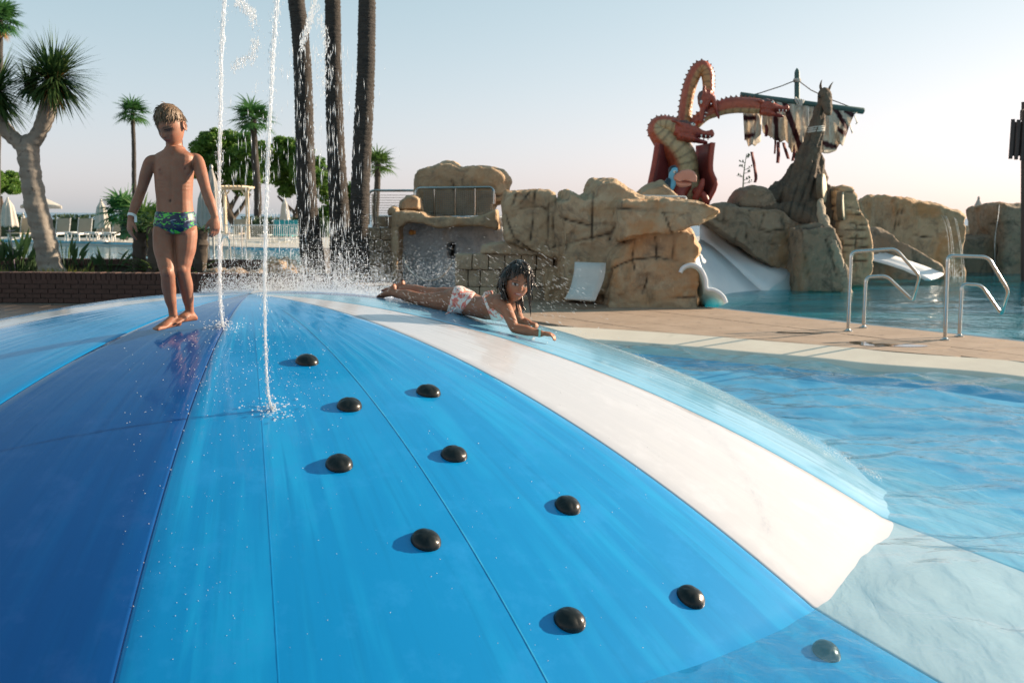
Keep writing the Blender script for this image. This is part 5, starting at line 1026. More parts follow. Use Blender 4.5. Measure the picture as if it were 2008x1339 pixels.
sail(1457, 1494, lambda x: 217, lambda x: 288 - abs(x - 1478) * .5, 16, 16, 'sail_rag', 3, .1); sail(1496, 1545, ytop, lambda x: 258 + (x - 1496) * .55, 22, 16, 'sail_cloth', 1, .12); sail(1545, 1585, ytop, lambda x: 292 + (x - 1545) * .30, 18, 18, 'sail_cloth', 2, .16); sail(1586, 1681, ytop, lambda x: 306 - 84 * (max(0, x - 1612) / 68) ** 1.9, 34, 20, 'sail_cloth', 5, .22)
pmat('ribbon_red', (.11, .018, .022), (.16, .03, .03), .8, 9)
for k, (pts, wd) in enumerate((([(1474, 298), (1477, 315), (1480, 330), (1482, 350), (1480, 358)], 3), ([(1519, 262), (1520, 280), (1519, 302)], 2), ([(1526, 278), (1526, 300), (1525, 320)], 3.4), ([(1536, 280), (1541, 298), (1546, 312)], 3.2), ([(1559, 285), (1557, 300), (1554, 316)], 3), ([(1500, 240), (1503, 252), (1502, 268)], 3), ([(1511, 252), (1512, 262), (1511, 271)], 1.5), ([(1676, 228), (1680, 240), (1678, 244)], 1.5), ([(1667, 246), (1670, 258), (1671, 262)], 1.6))):
    c = catmull([atY(x, y, MY - .22 - .03 * i) for i, (x, y) in enumerate(pts)], 4); g = [[p - Vector((wd * mpp(MY), .02, 0)), p + Vector((wd * mpp(MY), .02 * math.sin(i), 0))] for i, p in enumerate(c)]; sheet('ribbon', g, .006, 'ribbon_red' if k < 6 else 'rope', mst)
# right edge post with sign box
ps = thing('lamp_post', atY(2011, 556, 24.0), 'dark brown post with a plank sign box at the right edge', 'post'); pmat('dark_wood', (.045, .026, .024), (.065, .038, .034), .7, 6, stretch=(1, 1, .2), bump=.3)
mb = MB(); mb.tube([atY(2012, 600, 24), atY(2012, 430, 24), atY(2012, 300, 24), atY(2012, 200, 24)], [.12, .115, .11, .10], 16); mb.build('pole', 'dark_wood', ps)
for k in range(5): x = 1984 + k * 11; mb = MB(); a = atY(x - 5.75, 312 + 1.5 * k, 23.75 - .02 * (k % 2)); b_ = atY(x + 5.75, 234 + (k % 2), 23.75 - .02 * (k % 2)); mb.box((a + b_) / 2, (b_.x - a.x, .05, b_.z - a.z)); mb.build('plank', 'dark_wood', ps, smooth=False)
mb = MB(); a = atY(1983, 306, 23.88); b_ = atY(2034, 240, 23.88); mb.box((a + b_) / 2, (b_.x - a.x, .14, b_.z - a.z)); mb.build('box', 'dark_wood', ps, smooth=False); bent([atY(2002, 236, 23.8), atY(2002, 216, 23.8), atY(2015, 216, 23.9)], .022, .06, 8).build('bracket', 'dark_wood', ps)
# ------------------------------------------------------------------ planting and the garden behind
def leafmat(name, c1, c2, trans=.35, rough=.5, scale=3): return pmat(name, c1, c2, rough, scale, trans=trans, spec=.4)
leafmat('palm_green', (.05, .12, .024), (.11, .18, .04), .45); leafmat('palm_far', (.035, .12, .035), (.075, .18, .045), .45); leafmat('pine_green', (.065, .16, .028), (.18, .30, .055), .5); leafmat('hedge_green', (.018, .045, .016), (.03, .065, .02), .2); leafmat('dragon_leaf', (.035, .09, .026), (.12, .18, .05), .45); leafmat('dead_leaf', (.26, .13, .04), (.36, .20, .07), .4); leafmat('strelitzia_leaf', (.03, .075, .03), (.07, .13, .035), .35); leafmat('grass_yellow', (.16, .17, .03), (.26, .24, .05), .4); leafmat('agave_green', (.08, .13, .08), (.12, .18, .10), .2)
pmat('bark_palm', (.038, .032, .028), (.060, .050, .042), .9, 5, stretch=(1, 1, 5), bump=.9, bscale=14, bdist=.04, third=((.020, .018, .017), 9, .55)); pmat('bark_dracaena', (.21, .18, .15), (.28, .24, .20), .85, 3, bump=.5, bscale=22, third=((.10, .085, .075), 7, .60)); pmat('bark_dark', (.05, .038, .03), (.08, .06, .045), .9, 6, bump=.6, bscale=12)
def blade(mb, p, d, up, L, w, droop=0.3, seg=3):
    d = Vector(d).normalized(); s = d.cross(Vector(up)); s = s.normalized() if s.length > 1e-4 else d.orthogonal().normalized(); pts = []; q = Vector(p); dd = d.copy()
    for i in range(seg + 1):
        t = i / seg; ww = w * (.55 + .9 * t if t < .35 else (1 - t) * 1.33 + .02); pts.append((q - s * ww, q + s * ww)); dd = (dd + Vector((0, 0, -droop / seg))).normalized(); q = q + dd * L / seg
    vs = [x for a in pts for x in a]; mb.add(vs, [(2 * i, 2 * i + 1, 2 * i + 3, 2 * i + 2) for i in range(seg)])
def fan_frond(mb, base, d, L, rg, n=15, fold=.3):
    """palmate frond: petiole then a fan of narrow segments"""
    d = Vector(d).normalized(); side = d.cross(Vector((0, 0, 1))); side = side.normalized() if side.length > .05 else Vector((1, 0, 0)); up = side.cross(d); pet = L * .42; c = Vector(base) + d * pet - Vector((0, 0, .06 * L))
    mb.tube([base, Vector(base) + d * pet * .5, c], [.014 * L] * 3, 4)
    for k in range(n):
        a = R(-100 + 200 * k / (n - 1)) + rg.uniform(-.05, .05); dd = d * math.cos(a) + side * math.sin(a) + up * fold * abs(math.sin(a)); blade(mb, c, dd, up, L * (.66 - .16 * abs(a) / 1.75) * rg.uniform(.85, 1.12), .044 * L, .75, 4)
def fan_palm(name, label, base, top, crown_r, rb, rt, nf, seed, mat='palm_far', skirt=True, group=None, dead=0):
    rg = random.Random(seed); t = thing(name, base, label, 'palm tree', group); base = Vector(base); top = Vector(top); mb = MB(); c = catmull([base, base.lerp(top, .35) + Vector((rg.uniform(-.1, .1), 0, 0)), base.lerp(top, .7), top], 8); rr = [rb + (rt - rb) * (i / (len(c) - 1)) ** .6 for i in range(len(c))]; mb.tube(c, [q * (1 + .06 * (i % 2)) for i, q in enumerate(rr)], 12, jit=.05); mb.build('trunk', 'bark_palm', t)
    mb = MB()
    for k in range(nf):
        a = k * 2.399 + rg.uniform(-.2, .2); el = 1.25 - 1.75 * (k / nf) ** 1.1 + rg.uniform(-.12, .12); d = Vector((math.cos(a) * math.cos(el), math.sin(a) * math.cos(el), math.sin(el))); fan_frond(mb, top, d, crown_r * rg.uniform(.8, 1.15), rg, 13, rg.uniform(-.1, .4))
    mb.build('crown', mat, t, smooth=False)
    if dead:
        mb = MB()
        for k in range(dead): a = k * 2.4; d = Vector((math.cos(a) * .5, math.sin(a) * .5, -.85)); fan_frond(mb, top - Vector((0, 0, .1)), d, crown_r * .7, rg, 7)
        mb.build('dead_fronds', 'dead_leaf', t, smooth=False)
    return t
# three tall palms: trunks run out of the picture
for i, (pts, lab) in enumerate((([(618, 545, 21), (612, 500, 23), (606, 440, 20), (601, 380, 19), (597, 250, 17.5), (594, 150, 17), (588, 60, 16), (578, -20, 15.5), (548, -260, 14), (520, -420, 13)], 'tall palm trunk leaning left, leftmost of the three tall palms'), ([(672, 550, 22), (670, 500, 23), (667, 440, 20), (663, 380, 18.5), (657, 250, 16.5), (654, 150, 15.5), (653, 60, 15), (652, -20, 14.5), (648, -300, 13.5), (646, -520, 13)], 'tall straight palm trunk in the middle of the three tall palms'), ([(706, 548, 21), (704, 500, 20), (704, 440, 18), (706, 380, 18), (712, 250, 18), (717, 150, 17), (719, 60, 16.5), (720, -20, 16), (724, -320, 14), (726, -560, 13.5)], 'tall dark palm trunk closest to the stone wall'))):
    Y = (18.7, 18.4, 18.1)[i]; t = thing('palm_tree', atY(pts[0][0], pts[0][1], Y), lab, 'palm tree', 'tall palms by the splash pool'); c, r = catmull_r([(atY(x, y, Y), q * mpp(Y)) for x, y, q in pts], 12); mb = MB()
    cc, rr = [], []
    for a in range(len(c) - 1):
        for k in range(3): cc.append(c[a].lerp(c[a + 1], k / 3)); rr.append((r[a] + (r[a + 1] - r[a]) * k / 3) * (1 + (.035, -.02, .01)[(a * 3 + k) % 3]))
    mb.tube(cc, rr, 22, jit=.045); mb.build('trunk', 'bark_palm', t, sharp=0); rg = random.Random(60 + i); mb = MB(); top = c[-1]
    for k in range(34): a = k * 2.399; el = 1.2 - 1.8 * k / 34; fan_frond(mb, top, Vector((math.cos(a) * math.cos(el), math.sin(a) * math.cos(el), math.sin(el))), 1.9, rg, 13)
    mb.build('crown', 'palm_green', t, smooth=False)
def P(x, y, Y): return atY(x, y, Y)
fan_palm('palm_tree', 'slender palm against the sky left of the standing boy', P(268, 455, 75), P(260, 222, 75), 1.6, .20, .14, 28, 1, group='far fan palms'); fan_palm('palm_tree', 'fan palm rising in front of the dark pine', P(505, 455, 62), P(497, 235, 62), 1.75, .26, .19, 30, 2, group='far fan palms'); fan_palm('palm_tree', 'small bright fan palm next to the steel wire railing', P(737, 470, 62), P(741, 322, 62), 1.4, .24, .17, 28, 3, 'palm_green', group='far fan palms'); fan_palm('palm_tree', 'palm crown cut off at the top left corner', P(-8, 500, 42), P(-2, 40, 42), 1.15, .2, .15, 40, 4, group='far fan palms', dead=6)
fan_palm('fan_palm', 'low bushy fan palm behind the raised planter', P(243, 470, 34), P(243, 418, 34), 1.05, .14, .12, 30, 5, group='low fan palms'); fan_palm('fan_palm', 'low fan palm just left of the standing boy', P(283, 500, 24), P(285, 440, 24), .85, .13, .13, 32, 6, 'palm_green', group='low fan palms', dead=5)
# dragon tree
DT = 16.6; dt = thing('dragon_tree', P(100, 533, DT), 'forked dragon tree with pale trunk and spiky crowns in the brick planter', 'tree'); mb = MB()
for pts in ([(104, 540, 0, 27), (98, 520, 0, 23), (90, 480, 0, 22), (80, 440, 0, 21.5), (68, 390, 0, 21), (60, 340, 0, 20), (55, 300, 0, 20), (54, 282, 0, 19)], [(54, 300, 0, 15), (62, 282, 0, 15), (76, 262, 0, 14.5), (88, 235, -.03, 15.5), (97, 205, -.05, 14.5), (104, 180, -.06, 11), (106, 165, -.06, 9)], [(56, 298, .0, 15), (44, 285, .02, 15), (26, 270, .05, 14), (8, 252, .05, 14), (-10, 225, .05, 13.5), (-20, 200, .05, 12)]):
    c, r = catmull_r([(P(x, y, DT + d), q * mpp(DT)) for x, y, d, q in pts], 8); mb.tube(c, [q * (1 + .05 * math.sin(i * 1.3)) for i, q in enumerate(r)], 18, roundcap=True)
me = remesh(mb, .022, 3, .5); v, n = npmesh(me); v = v + n * (.012 * fnoise(v, 6, 3, 2) + 0.0025 * np.array([math.sin(z * 70 + 6 * noise.noise(Vector((a * 3, b * 3, z * 2)))) for a, b, z in v.tolist()]))[:, None]; setco(me, v - np.array(dt.location)); finish('trunk', me, 'bark_dracaena', dt, sharp=0, fixn=False)
def spiky(cx, cy, d, L, n, seed, mat, parent, lo=-.75, name='crown', w=.019):
    rg = random.Random(seed); mb = MB(); c = P(cx, cy, DT + d)
    for k in range(n):
        a = rg.uniform(0, 6.283); z = 1 - (1 - lo) * ((k + .5) / n); z += rg.uniform(-.1, .1); z = max(-1, min(1, z)); h = math.sqrt(max(0, 1 - z * z)); blade(mb, c + Vector((rg.uniform(-.08, .08), rg.uniform(-.08, .08), rg.uniform(-.06, .05))), (math.cos(a) * h, math.sin(a) * h, z), (0, 0, 1) if abs(z) < .9 else (1, 0, 0), L * rg.uniform(.72, 1.12), w, rg.uniform(.15, .6), 4)
    return mb.build(name, mat, parent, smooth=False)
spiky(104, 152, -.05, .80, 620, 1, 'dragon_leaf', dt, -.85, 'crown', .023); spiky(-14, 182, .05, .78, 560, 2, 'dragon_leaf', dt, -.85, 'crown', .023); spiky(106, 172, -.08, .50, 150, 3, 'dead_leaf', dt, -.95, 'dead_leaves', .015); spiky(60, 168, .25, .5, 200, 4, 'dragon_leaf', dt)
# pines
def foliage(name, blobs, n, sz, mat, parent, seed, flat=1.0):
    rg = random.Random(seed); mb = MB(); tot = sum(b[3] ** 2 for b in blobs)
    for (x, y, z, r) in blobs:
        for k in range(int(n * r * r / tot)):
            d = Vector((rg.gauss(0, 1), rg.gauss(0, 1), rg.gauss(0, 1))).normalized(); rr = r * (rg.random() ** .33) * (1 + .18 * noise.noise(d * 2.3 + Vector((x, z, 0)))); p = Vector((x, y, z)) + Vector((d.x * rr, d.y * rr, d.z * rr * flat)); s = sz * rg.uniform(.5, 1.3); a = Vector((rg.gauss(0, 1), rg.gauss(0, 1), rg.gauss(0, .6))).normalized(); b_ = a.cross(Vector((rg.gauss(0, 1), rg.gauss(0, 1), rg.gauss(0, 1)))).normalized()
            mb.add([p - a * s, p + b_ * s * .55, p + a * s, p - b_ * s * .55], [(0, 1, 2, 3)])
    return mb.build(name, mat, parent, smooth=False)
def pine(label, trunk, Yc, crown, n, sz, seed, limbs=(), group='pines'):
    t = thing('pine_tree', P(trunk[0][0], trunk[0][1], Yc), label, 'tree', group)
    mb = MB(); c, r = catmull_r([(P(x, y, Yc), q * mpp(Yc)) for x, y, q in trunk], 6); mb.tube(c, r, 10, jit=.05); mb.build('trunk', 'bark_dark', t)
    for L in limbs: mb = MB(); c, r = catmull_r([(P(x, y, Yc + .3 * i), q * mpp(Yc)) for i, (x, y, q) in enumerate(L)], 5); mb.tube(c, r, 7); mb.build('limb', 'bark_dark', t)
    rg = random.Random(seed); bl = []
    for x, y, rpx in crown:
        p = P(x, y, Yc); bl.append((p.x, p.y + rg.uniform(-1, 1), p.z, rpx * mpp(Yc)))
    foliage('crown', bl, n, sz, 'pine_green', t, seed, .8); return t
pine('umbrella pine with dense crown behind the left water jet', [(470, 460, 9), (455, 430, 8), (440, 395, 8), (435, 360, 6)], 72, [(395, 290, 22), (420, 280, 26), (450, 275, 24), (400, 315, 22), (430, 315, 26), (465, 305, 28), (480, 335, 24), (415, 345, 20), (450, 345, 24), (385, 300, 14), (490, 300, 24), (510, 318, 24), (500, 350, 22), (520, 345, 20), (470, 370, 18), (430, 372, 14), (440, 262, 12), (478, 268, 14), (400, 268, 14), (420, 260, 12), (520, 290, 16), (390, 340, 14)], 30000, .115, 11, ([(450, 410, 6), (462, 390, 4), (478, 365, 3)], [(455, 430, 5), (475, 405, 4), (490, 380, 3)]))
pine('umbrella pine with bright crown between the water jets and palms', [(580, 460, 6), (578, 430, 5), (585, 405, 5), (592, 385, 4)], 66, [(545, 300, 24), (570, 290, 26), (560, 325, 28), (590, 325, 24), (600, 345, 26), (620, 345, 20), (535, 335, 22), (575, 360, 26), (625, 370, 22), (640, 385, 18), (560, 375, 16), (632, 330, 10), (530, 300, 18), (550, 278, 14), (600, 300, 20), (618, 318, 16), (640, 350, 14), (545, 350, 20), (605, 378, 18)], 26000, .115, 12, ([(585, 405, 4), (610, 390, 3), (625, 380, 2)], [(580, 420, 4), (560, 400, 3), (545, 385, 2)]))
pine('dark pine partly hidden behind the tall palm trunks', [(680, 460, 6), (682, 420, 5), (684, 390, 4)], 70, [(660, 395, 20), (690, 375, 22), (700, 400, 20), (675, 415, 22), (645, 420, 20), (625, 425, 18), (600, 425, 20)], 12000, .115, 13)
pine('small pine at the left picture edge', [(5, 440, 6), (3, 410, 5), (0, 385, 4)], 60, [(0, 362, 26), (20, 365, 20), (-15, 350, 24), (8, 345, 14), (30, 372, 12)], 9000, .10, 14)
# hedges
def hedge(x0, x1, Y, ztop, seed, label):
    a, b_ = P(x0, 440, Y).x, P(x1, 440, Y).x; rg = random.Random(seed); t = thing('hedge', ((a + b_) / 2, Y, .1), label, 'hedge', 'clipped hedges behind the loungers'); mb = MB(); mb.box(((a + b_) / 2, Y + .5, .1 + (ztop - .25) / 2), (b_ - a, .8, ztop - .25)); mb.build('core', 'hedge_green', t, smooth=False); mb = MB()
    for k in range(int((b_ - a) * 160)):
        p = Vector((rg.uniform(a, b_), Y + rg.uniform(0, .9), .1 + ztop * rg.random() ** .5 * (1 + .06 * noise.noise(Vector((p_ * .7, seed, 0)) if (p_ := rg.random() * 50) else Vector())))); s = .09 * rg.uniform(.6, 1.4); u = Vector((rg.gauss(0, 1), rg.gauss(0, 1), rg.gauss(0, 1))).normalized(); w_ = u.orthogonal(); mb.add([p - u * s, p + w_ * s * .6, p + u * s, p - w_ * s * .6], [(0, 1, 2, 3)])
    tag(mb.build('foliage', 'hedge_green', t, smooth=False), kind='stuff')
hedge(-40, 40, 56.5, 1.25, 1, 'clipped hedge at the far left behind the parasols'); hedge(100, 330, 56, 1.25, 2, 'long clipped hedge behind the row of beige loungers'); hedge(470, 640, 60, 1.2, 3, 'clipped hedge behind the white fence')
# raised brick planter
pl = thing('brick_planter', (-7.0, 15.5, .09), 'long raised brick planter with soldier brick coping behind the dome', 'planter')
def brickmat(name, c1, c2):
    m, nt, b = newmat(name); oi = nt.nodes.new('ShaderNodeObjectInfo'); c = _mix(nt, c1, c2, oi.outputs['Random']); c = _mix(nt, c, (.55, .5, .48), _ramp(nt, _noise(nt, 18, 5, .7), .45, .75), 'MULTIPLY'); nt.links.new(c, b.inputs['Base Color']); b.inputs['Roughness'].default_value = .85; nt.links.new(_bump(nt, _noise(nt, 40, 5), .4, .01), b.inputs['Normal'])
brickmat('brick_red', (.060, .030, .024), (.10, .048, .036)); pmat('brick_mortar', (.05, .042, .036), (.07, .058, .05), .9, 10)
x0, x1 = -13.0, -2.6
mb = MB(); mb.box(((x0 + x1) / 2, 15.62, .27), (x1 - x0, .22, .36)); mb.build('core', 'brick_mortar', pl, smooth=False)
bb = MB(); bb.box((0, 0, 0), (.068, .25, .115)); proto = None
def place_brick(me, p, parent, name='brick', rz=0):
    o = bpy.data.objects.new(name, me); COL.objects.link(o); o.parent = parent; o.location = Vector(p) - parent.location; o.rotation_euler = (0, 0, rz); return o
first = bb.build('brick', 'brick_red', pl, smooth=False, bevel=.006, local=True); cap_me = first.data; bpy.data.objects.remove(first)
xx = x0
while xx < x1: place_brick(cap_me, (xx, 15.62 + rng.uniform(-.004, .004), .51 + rng.uniform(-.004, .004)), pl); xx += .078
cm = MB(); row = 0; z = .13
while z < .44:
    xx = x0 - (row % 2) * .12
    while xx < x1: cm.box((xx + .115, 15.505 + rng.uniform(-.003, .003), z), (.228, .03, .062)); xx += .24
    z += .074; row += 1
tag(cm.build('brick_course', 'brick_red', pl, smooth=False), kind='stuff')
p2 = thing('brick_edging', (-7.0, 18.3, .09), 'rear brick edging of the planter along the big pool', 'edging'); xx = x0
mb = MB(); mb.box(((x0 - 4.0) / 2, 18.36, .3), (x0 * -1 - 4.0, .2, .5)); mb.build('core', 'brick_mortar', p2, smooth=False)
while xx < -4.0: place_brick(cap_me, (xx, 18.3 + rng.uniform(-.004, .004), .60), p2); xx += .078
flat('soil', [(x0, 15.72), (x1, 15.72), (x1, 18.25), (x0, 18.25)], .42, 'earth', 'dark soil in the raised planter')
mb = MB(); add_prism(mb, [(505, 540), (520, 520), (535, 512), (552, 510), (575, 518), (592, 528), (600, 540)], 17.6, .35, .4, .75); rockify(mb, 'rock', 'rock_tan', 'brown porous rock at the foot of the leftmost palm', voxel=.022, sm=1, amp=.10, sc=5, facet=.06, seed=51)
for i, (xa, xb, yy) in enumerate(((395, 440, 528), (436, 480, 529), (478, 516, 530), (598, 640, 534), (655, 700, 536))):
    mb = MB(); add_prism(mb, [(xa, yy + 16), (xa + 6, yy), (xb - 8, yy - 2), (xb, yy + 6), (xb, yy + 16)], 16.6 + .1 * i, .2, .3, .8); rockify(mb, 'edge_stone', 'rock_grey', ('dark edge stone right of the boy', 'dark edge stone beside the left water jet', 'dark edge stone left of the brown porous rock', 'dark edge stone between the left and middle palm', 'dark edge stone between the middle and right palm')[i], 'stone', voxel=.025, amp=.05, sc=4, seed=60 + i, group='edge stones of the planter')
# strelitzia clumps
def strelitzia(x, y, Y, n, h, seed, label, flower=None):
    rg = random.Random(seed); b0 = P(x, y, Y); b0.z = .42; t = thing('strelitzia', b0, label, 'plant', 'broad leaved plants in the planter'); mb = MB()
    for k in range(n):
        a = rg.uniform(0, 6.283); tilt = rg.uniform(.12, .75); d = Vector((math.cos(a) * tilt, math.sin(a) * tilt, 1)).normalized(); base = b0 + Vector((math.cos(a), math.sin(a), 0)) * rg.uniform(0, .13); H = h * rg.uniform(.55, 1.0); top = base + d * H * .55
        mb.tube([base, base.lerp(top, .5), top], [.010, .008, .006], 5); blade(mb, top, d, (math.cos(a + 1.57), math.sin(a + 1.57), .2), H * .5, .055 * h, .45, 5)
    mb.build('leaves', 'strelitzia_leaf', t, smooth=False)
    if flower:
        mb = MB(); q = P(*flower); mb.tube([b0, b0.lerp(q, .6), q], [.01, .008, .006], 5)
        for k in range(6): a = k * 1.05; blade(mb, q, (math.cos(a), math.sin(a), .7), (0, 0, 1), .12, .035, .5, 3)
        mb.build('flower', 'bird_pinkish' , t, smooth=False)
pmat('bird_pinkish', (.62, .48, .58), (.7, .6, .66), .6, 9, trans=.3)
for i, (x, y, Y, n, h, lab, fl) in enumerate(((30, 520, 17.2, 26, .85, 'tall leafy plant clump left of the dragon tree with a pale lilac bloom', (20, 455, 17.0)), (55, 518, 17.6, 18, .8, 'leafy plant clump touching the dragon tree trunk on its left', None), (128, 518, 17.3, 16, .72, 'leafy plant clump just right of the dragon tree trunk', None), (168, 518, 17.7, 8, .5, 'small leafy plant between the two clumps right of the dragon tree', None), (214, 519, 17.5, 20, .55, 'low spreading leafy plant below the beige loungers', None), (-10, 520, 17, 18, .8, 'leafy plant clump cut by the left picture edge', None), (318, 522, 17.2, 14, .5, 'leafy plant hidden behind the boy and his legs', None))): strelitzia(x, y, Y, n, h, 70 + i, lab, fl)
# cycads at the boy
def cycad(x, y, Y, h, n, seed, lab, trunk_h):
    rg = random.Random(seed); b0 = P(x, y, Y); b0.z = .42; t = thing('cycad', b0, lab, 'plant', 'dark cycads in the planter'); top = b0 + Vector((.05, 0, trunk_h))
    mb = MB(); c = [b0.lerp(top, k / 10) for k in range(11)]; mb.tube(c, [.10 * (1 + .14 * (k % 2)) for k in range(11)], 10, jit=.15); mb.build('trunk', 'bark_dark', t)
    for lev, org in ((0, b0 + Vector((0, 0, .08))), (1, top)):
        mb = MB()
        for k in range(n):
            a = k * 2.399; el = rg.uniform(.1, 1.0); d = Vector((math.cos(a) * math.cos(el), math.sin(a) * math.cos(el), math.sin(el))); L = h * rg.uniform(.7, 1.1); pts = []; q = org.copy(); dd = d.copy()
            for j in range(9): pts.append(q.copy()); dd = (dd + Vector((0, 0, -.10))).normalized(); q = q + dd * L / 8
            mb.tube(pts, [.006] * 9, 4)
            for j in range(1, 9):
                tt = (pts[j] - pts[j - 1]).normalized(); s = tt.cross(Vector((0, 0, 1))).normalized()
                for sg in (-1, 1): blade(mb, pts[j], s * sg + tt * .6 + Vector((0, 0, .25)), (0, 0, 1), L * .2 * (1 - abs(j - 4) / 9), .008, .2, 2)
        mb.build('fronds', 'dragon_leaf', t, smooth=False)
cycad(272, 530, 16.9, .5, 26, 81, 'dark cycad with rough trunk left of the boy', .75); cycad(300, 530, 16.6, .48, 26, 82, 'dark cycad right behind the legs of the boy', .85); cycad(392, 530, 16.8, .40, 22, 83, 'dark cycad with rough trunk at the right hand of the boy', .8)
# dry grass tufts
rg = random.Random(9); gm_ = MB()
for k in range(1500):
    x = rg.uniform(-8.6, -6.2) if k % 4 else rg.uniform(-12, -8.6); q = Vector((x, rg.uniform(15.8, 16.5), .42)); blade(gm_, q, (rg.uniform(-.5, .5), rg.uniform(-.5, .5), 1), (0, 1, 0), rg.uniform(.08, .24) * (.5 + abs(noise.noise(Vector((x * 2.2, 0, 0)))) * 1.3), .008, .5, 3)
tag(gm_.build('grass', 'grass_yellow', None, smooth=False), 'dry yellow green grass growing in the brick planter', None, None, 'stuff')
# flowering agave stalk behind the boulder
ag = thing('agave_stalk', P(1460, 372, 26), 'thin dry agave flower stalk behind the grey boulder', 'plant'); mb = MB(); mb.tube([P(1457, 372, 26), P(1458, 345, 26), P(1461, 320, 26), P(1464, 302, 26)], [.02, .018, .012, .006], 6); mb.build('stalk', 'agave_green', ag); rg = random.Random(4)
for k in range(9):
    y = 362 - k * 7 + rg.uniform(-3, 3); s = rg.choice((1, -1)); L = (16 - k * 1.2) * rg.uniform(.6, 1.2); mb = MB(); a, b_ = P(1458 + k * .6, y, 26), P(1458 + k * .6 + s * L, y - 4, 26); mb.tube([a, b_], [.008, .005], 4)
    for q in range(4): p = a.lerp(b_, rg.uniform(.4, 1.05)); mb.sphere(p + Vector((rg.uniform(-.02, .02), 0, rg.uniform(0, .06))), (rg.uniform(.014, .03), .022, .02), 6, 5)
    mb.build('branch', 'agave_green', ag)
# ------------------------------------------------------------------ garden furniture
pmat('canvas', (.60, .56, .50), (.52, .48, .43), .8, 5, trans=.25); pmat('canvas_grey', (.42, .39, .36), (.36, .34, .32), .8, 5, trans=.2); pmat('sling_beige', (.42, .35, .26), (.37, .31, .23), .8, 8, trans=.15); pmat('plastic_white', (.68, .67, .65), (.6, .6, .58), .5, 8); pmat('pole_grey', (.22, .22, .21), (.28, .28, .27), .5, 8, metal=.4); pmat('sling_teal', (.02, .26, .28), (.03, .32, .33), .7, 8); pmat('towel_pale', (.62, .56, .60), (.68, .66, .68), .9, 6); pmat('wood_pale', (.50, .40, .28), (.56, .46, .33), .7, 6, bump=.2)
def closed_parasol(x, ytop, ybot, wpx, Y, label, mat='canvas', zg=.11, seed=0):
    rg = random.Random(seed); top = P(x, ytop, Y); bot = P(x, ybot, Y); w_ = wpx * mpp(Y) / 2; base = Vector((top.x, Y, zg)); t = thing('parasol', base, label, 'parasol', 'closed parasols'); mb = MB(); mb.tube([base, Vector((top.x, Y, top.z + .06))], .03, 8); mb.build('pole', 'pole_grey', t)
    mb = MB(); rings = []; n = 32; H = top.z - bot.z
    for k in range(15):
        s = k / 14; r = w_ * (.16 + .30 * min(1, s * 5) + .54 * s ** 1.1); ring = []
        for j in range(n):
            a = 2 * math.pi * j / n; f = 1 + .20 * math.cos(8 * a + .5 * s) * min(1, s * 3) ; ring.append(Vector((top.x + r * f * math.cos(a), Y + r * f * math.sin(a), top.z - H * s - (.05 * math.cos(8 * a) * s if k == 14 else 0))))
        rings.append(ring)
    mb.loft(rings); mb.build('canopy', mat, t, sharp=0); mb = MB(); mb.sphere((top.x, Y, top.z + .03), (.05, .05, .09), 8, 6); mb.build('finial', 'pole_grey', t)
    mb = MB(); mb.tube([base, base + Vector((0, 0, .05)), base + Vector((0, 0, .12))], [.3, .28, .08], 16); mb.build('foot', 'plastic_white', t)
closed_parasol(15, 391, 444, 32, 50, 'closed cream parasol at the far left'); closed_parasol(198, 395, 447, 28, 48, 'closed cream parasol in the middle of the beige loungers'); closed_parasol(45, 421, 437, 10, 56, 'small closed cream parasol behind the left plant clump'); closed_parasol(558, 392, 432, 18, 52, 'closed cream parasol by the turquoise lounger'); closed_parasol(414, 331, 455, 34, 27, 'tall closed grey parasol right behind the boy', 'canvas_grey', .1, 1); closed_parasol(396, 372, 452, 26, 29, 'second closed grey parasol half hidden by the boy', 'canvas_grey', .1, 2); closed_parasol(1919, 391, 456, 27, 38, 'closed grey parasol beyond the waterfall', 'canvas_grey', .1, 3)
t = thing('parasol', P(80, 470, 62), 'open white parasol behind the dragon tree trunk', 'parasol'); mb = MB(); c0 = P(80, 386, 62); R0 = 39 * mpp(62); n = 8; rings = []
for k in range(6): s = k / 5; rings.append([Vector((c0.x + R0 * s * math.cos(2 * math.pi * j / n) + .001, 62 + R0 * s * math.sin(2 * math.pi * j / n), c0.z - .55 * s ** 1.2)) for j in range(n)])
rings.append([Vector((p.x, p.y, p.z - .18)) for p in rings[-1]]); mb.loft(rings, cap=False); mb.build('canopy', 'canvas', t, sharp=25); mb = MB(); mb.tube([Vector((c0.x, 62, .1)), c0], .035, 8); mb.build('pole', 'pole_grey', t)
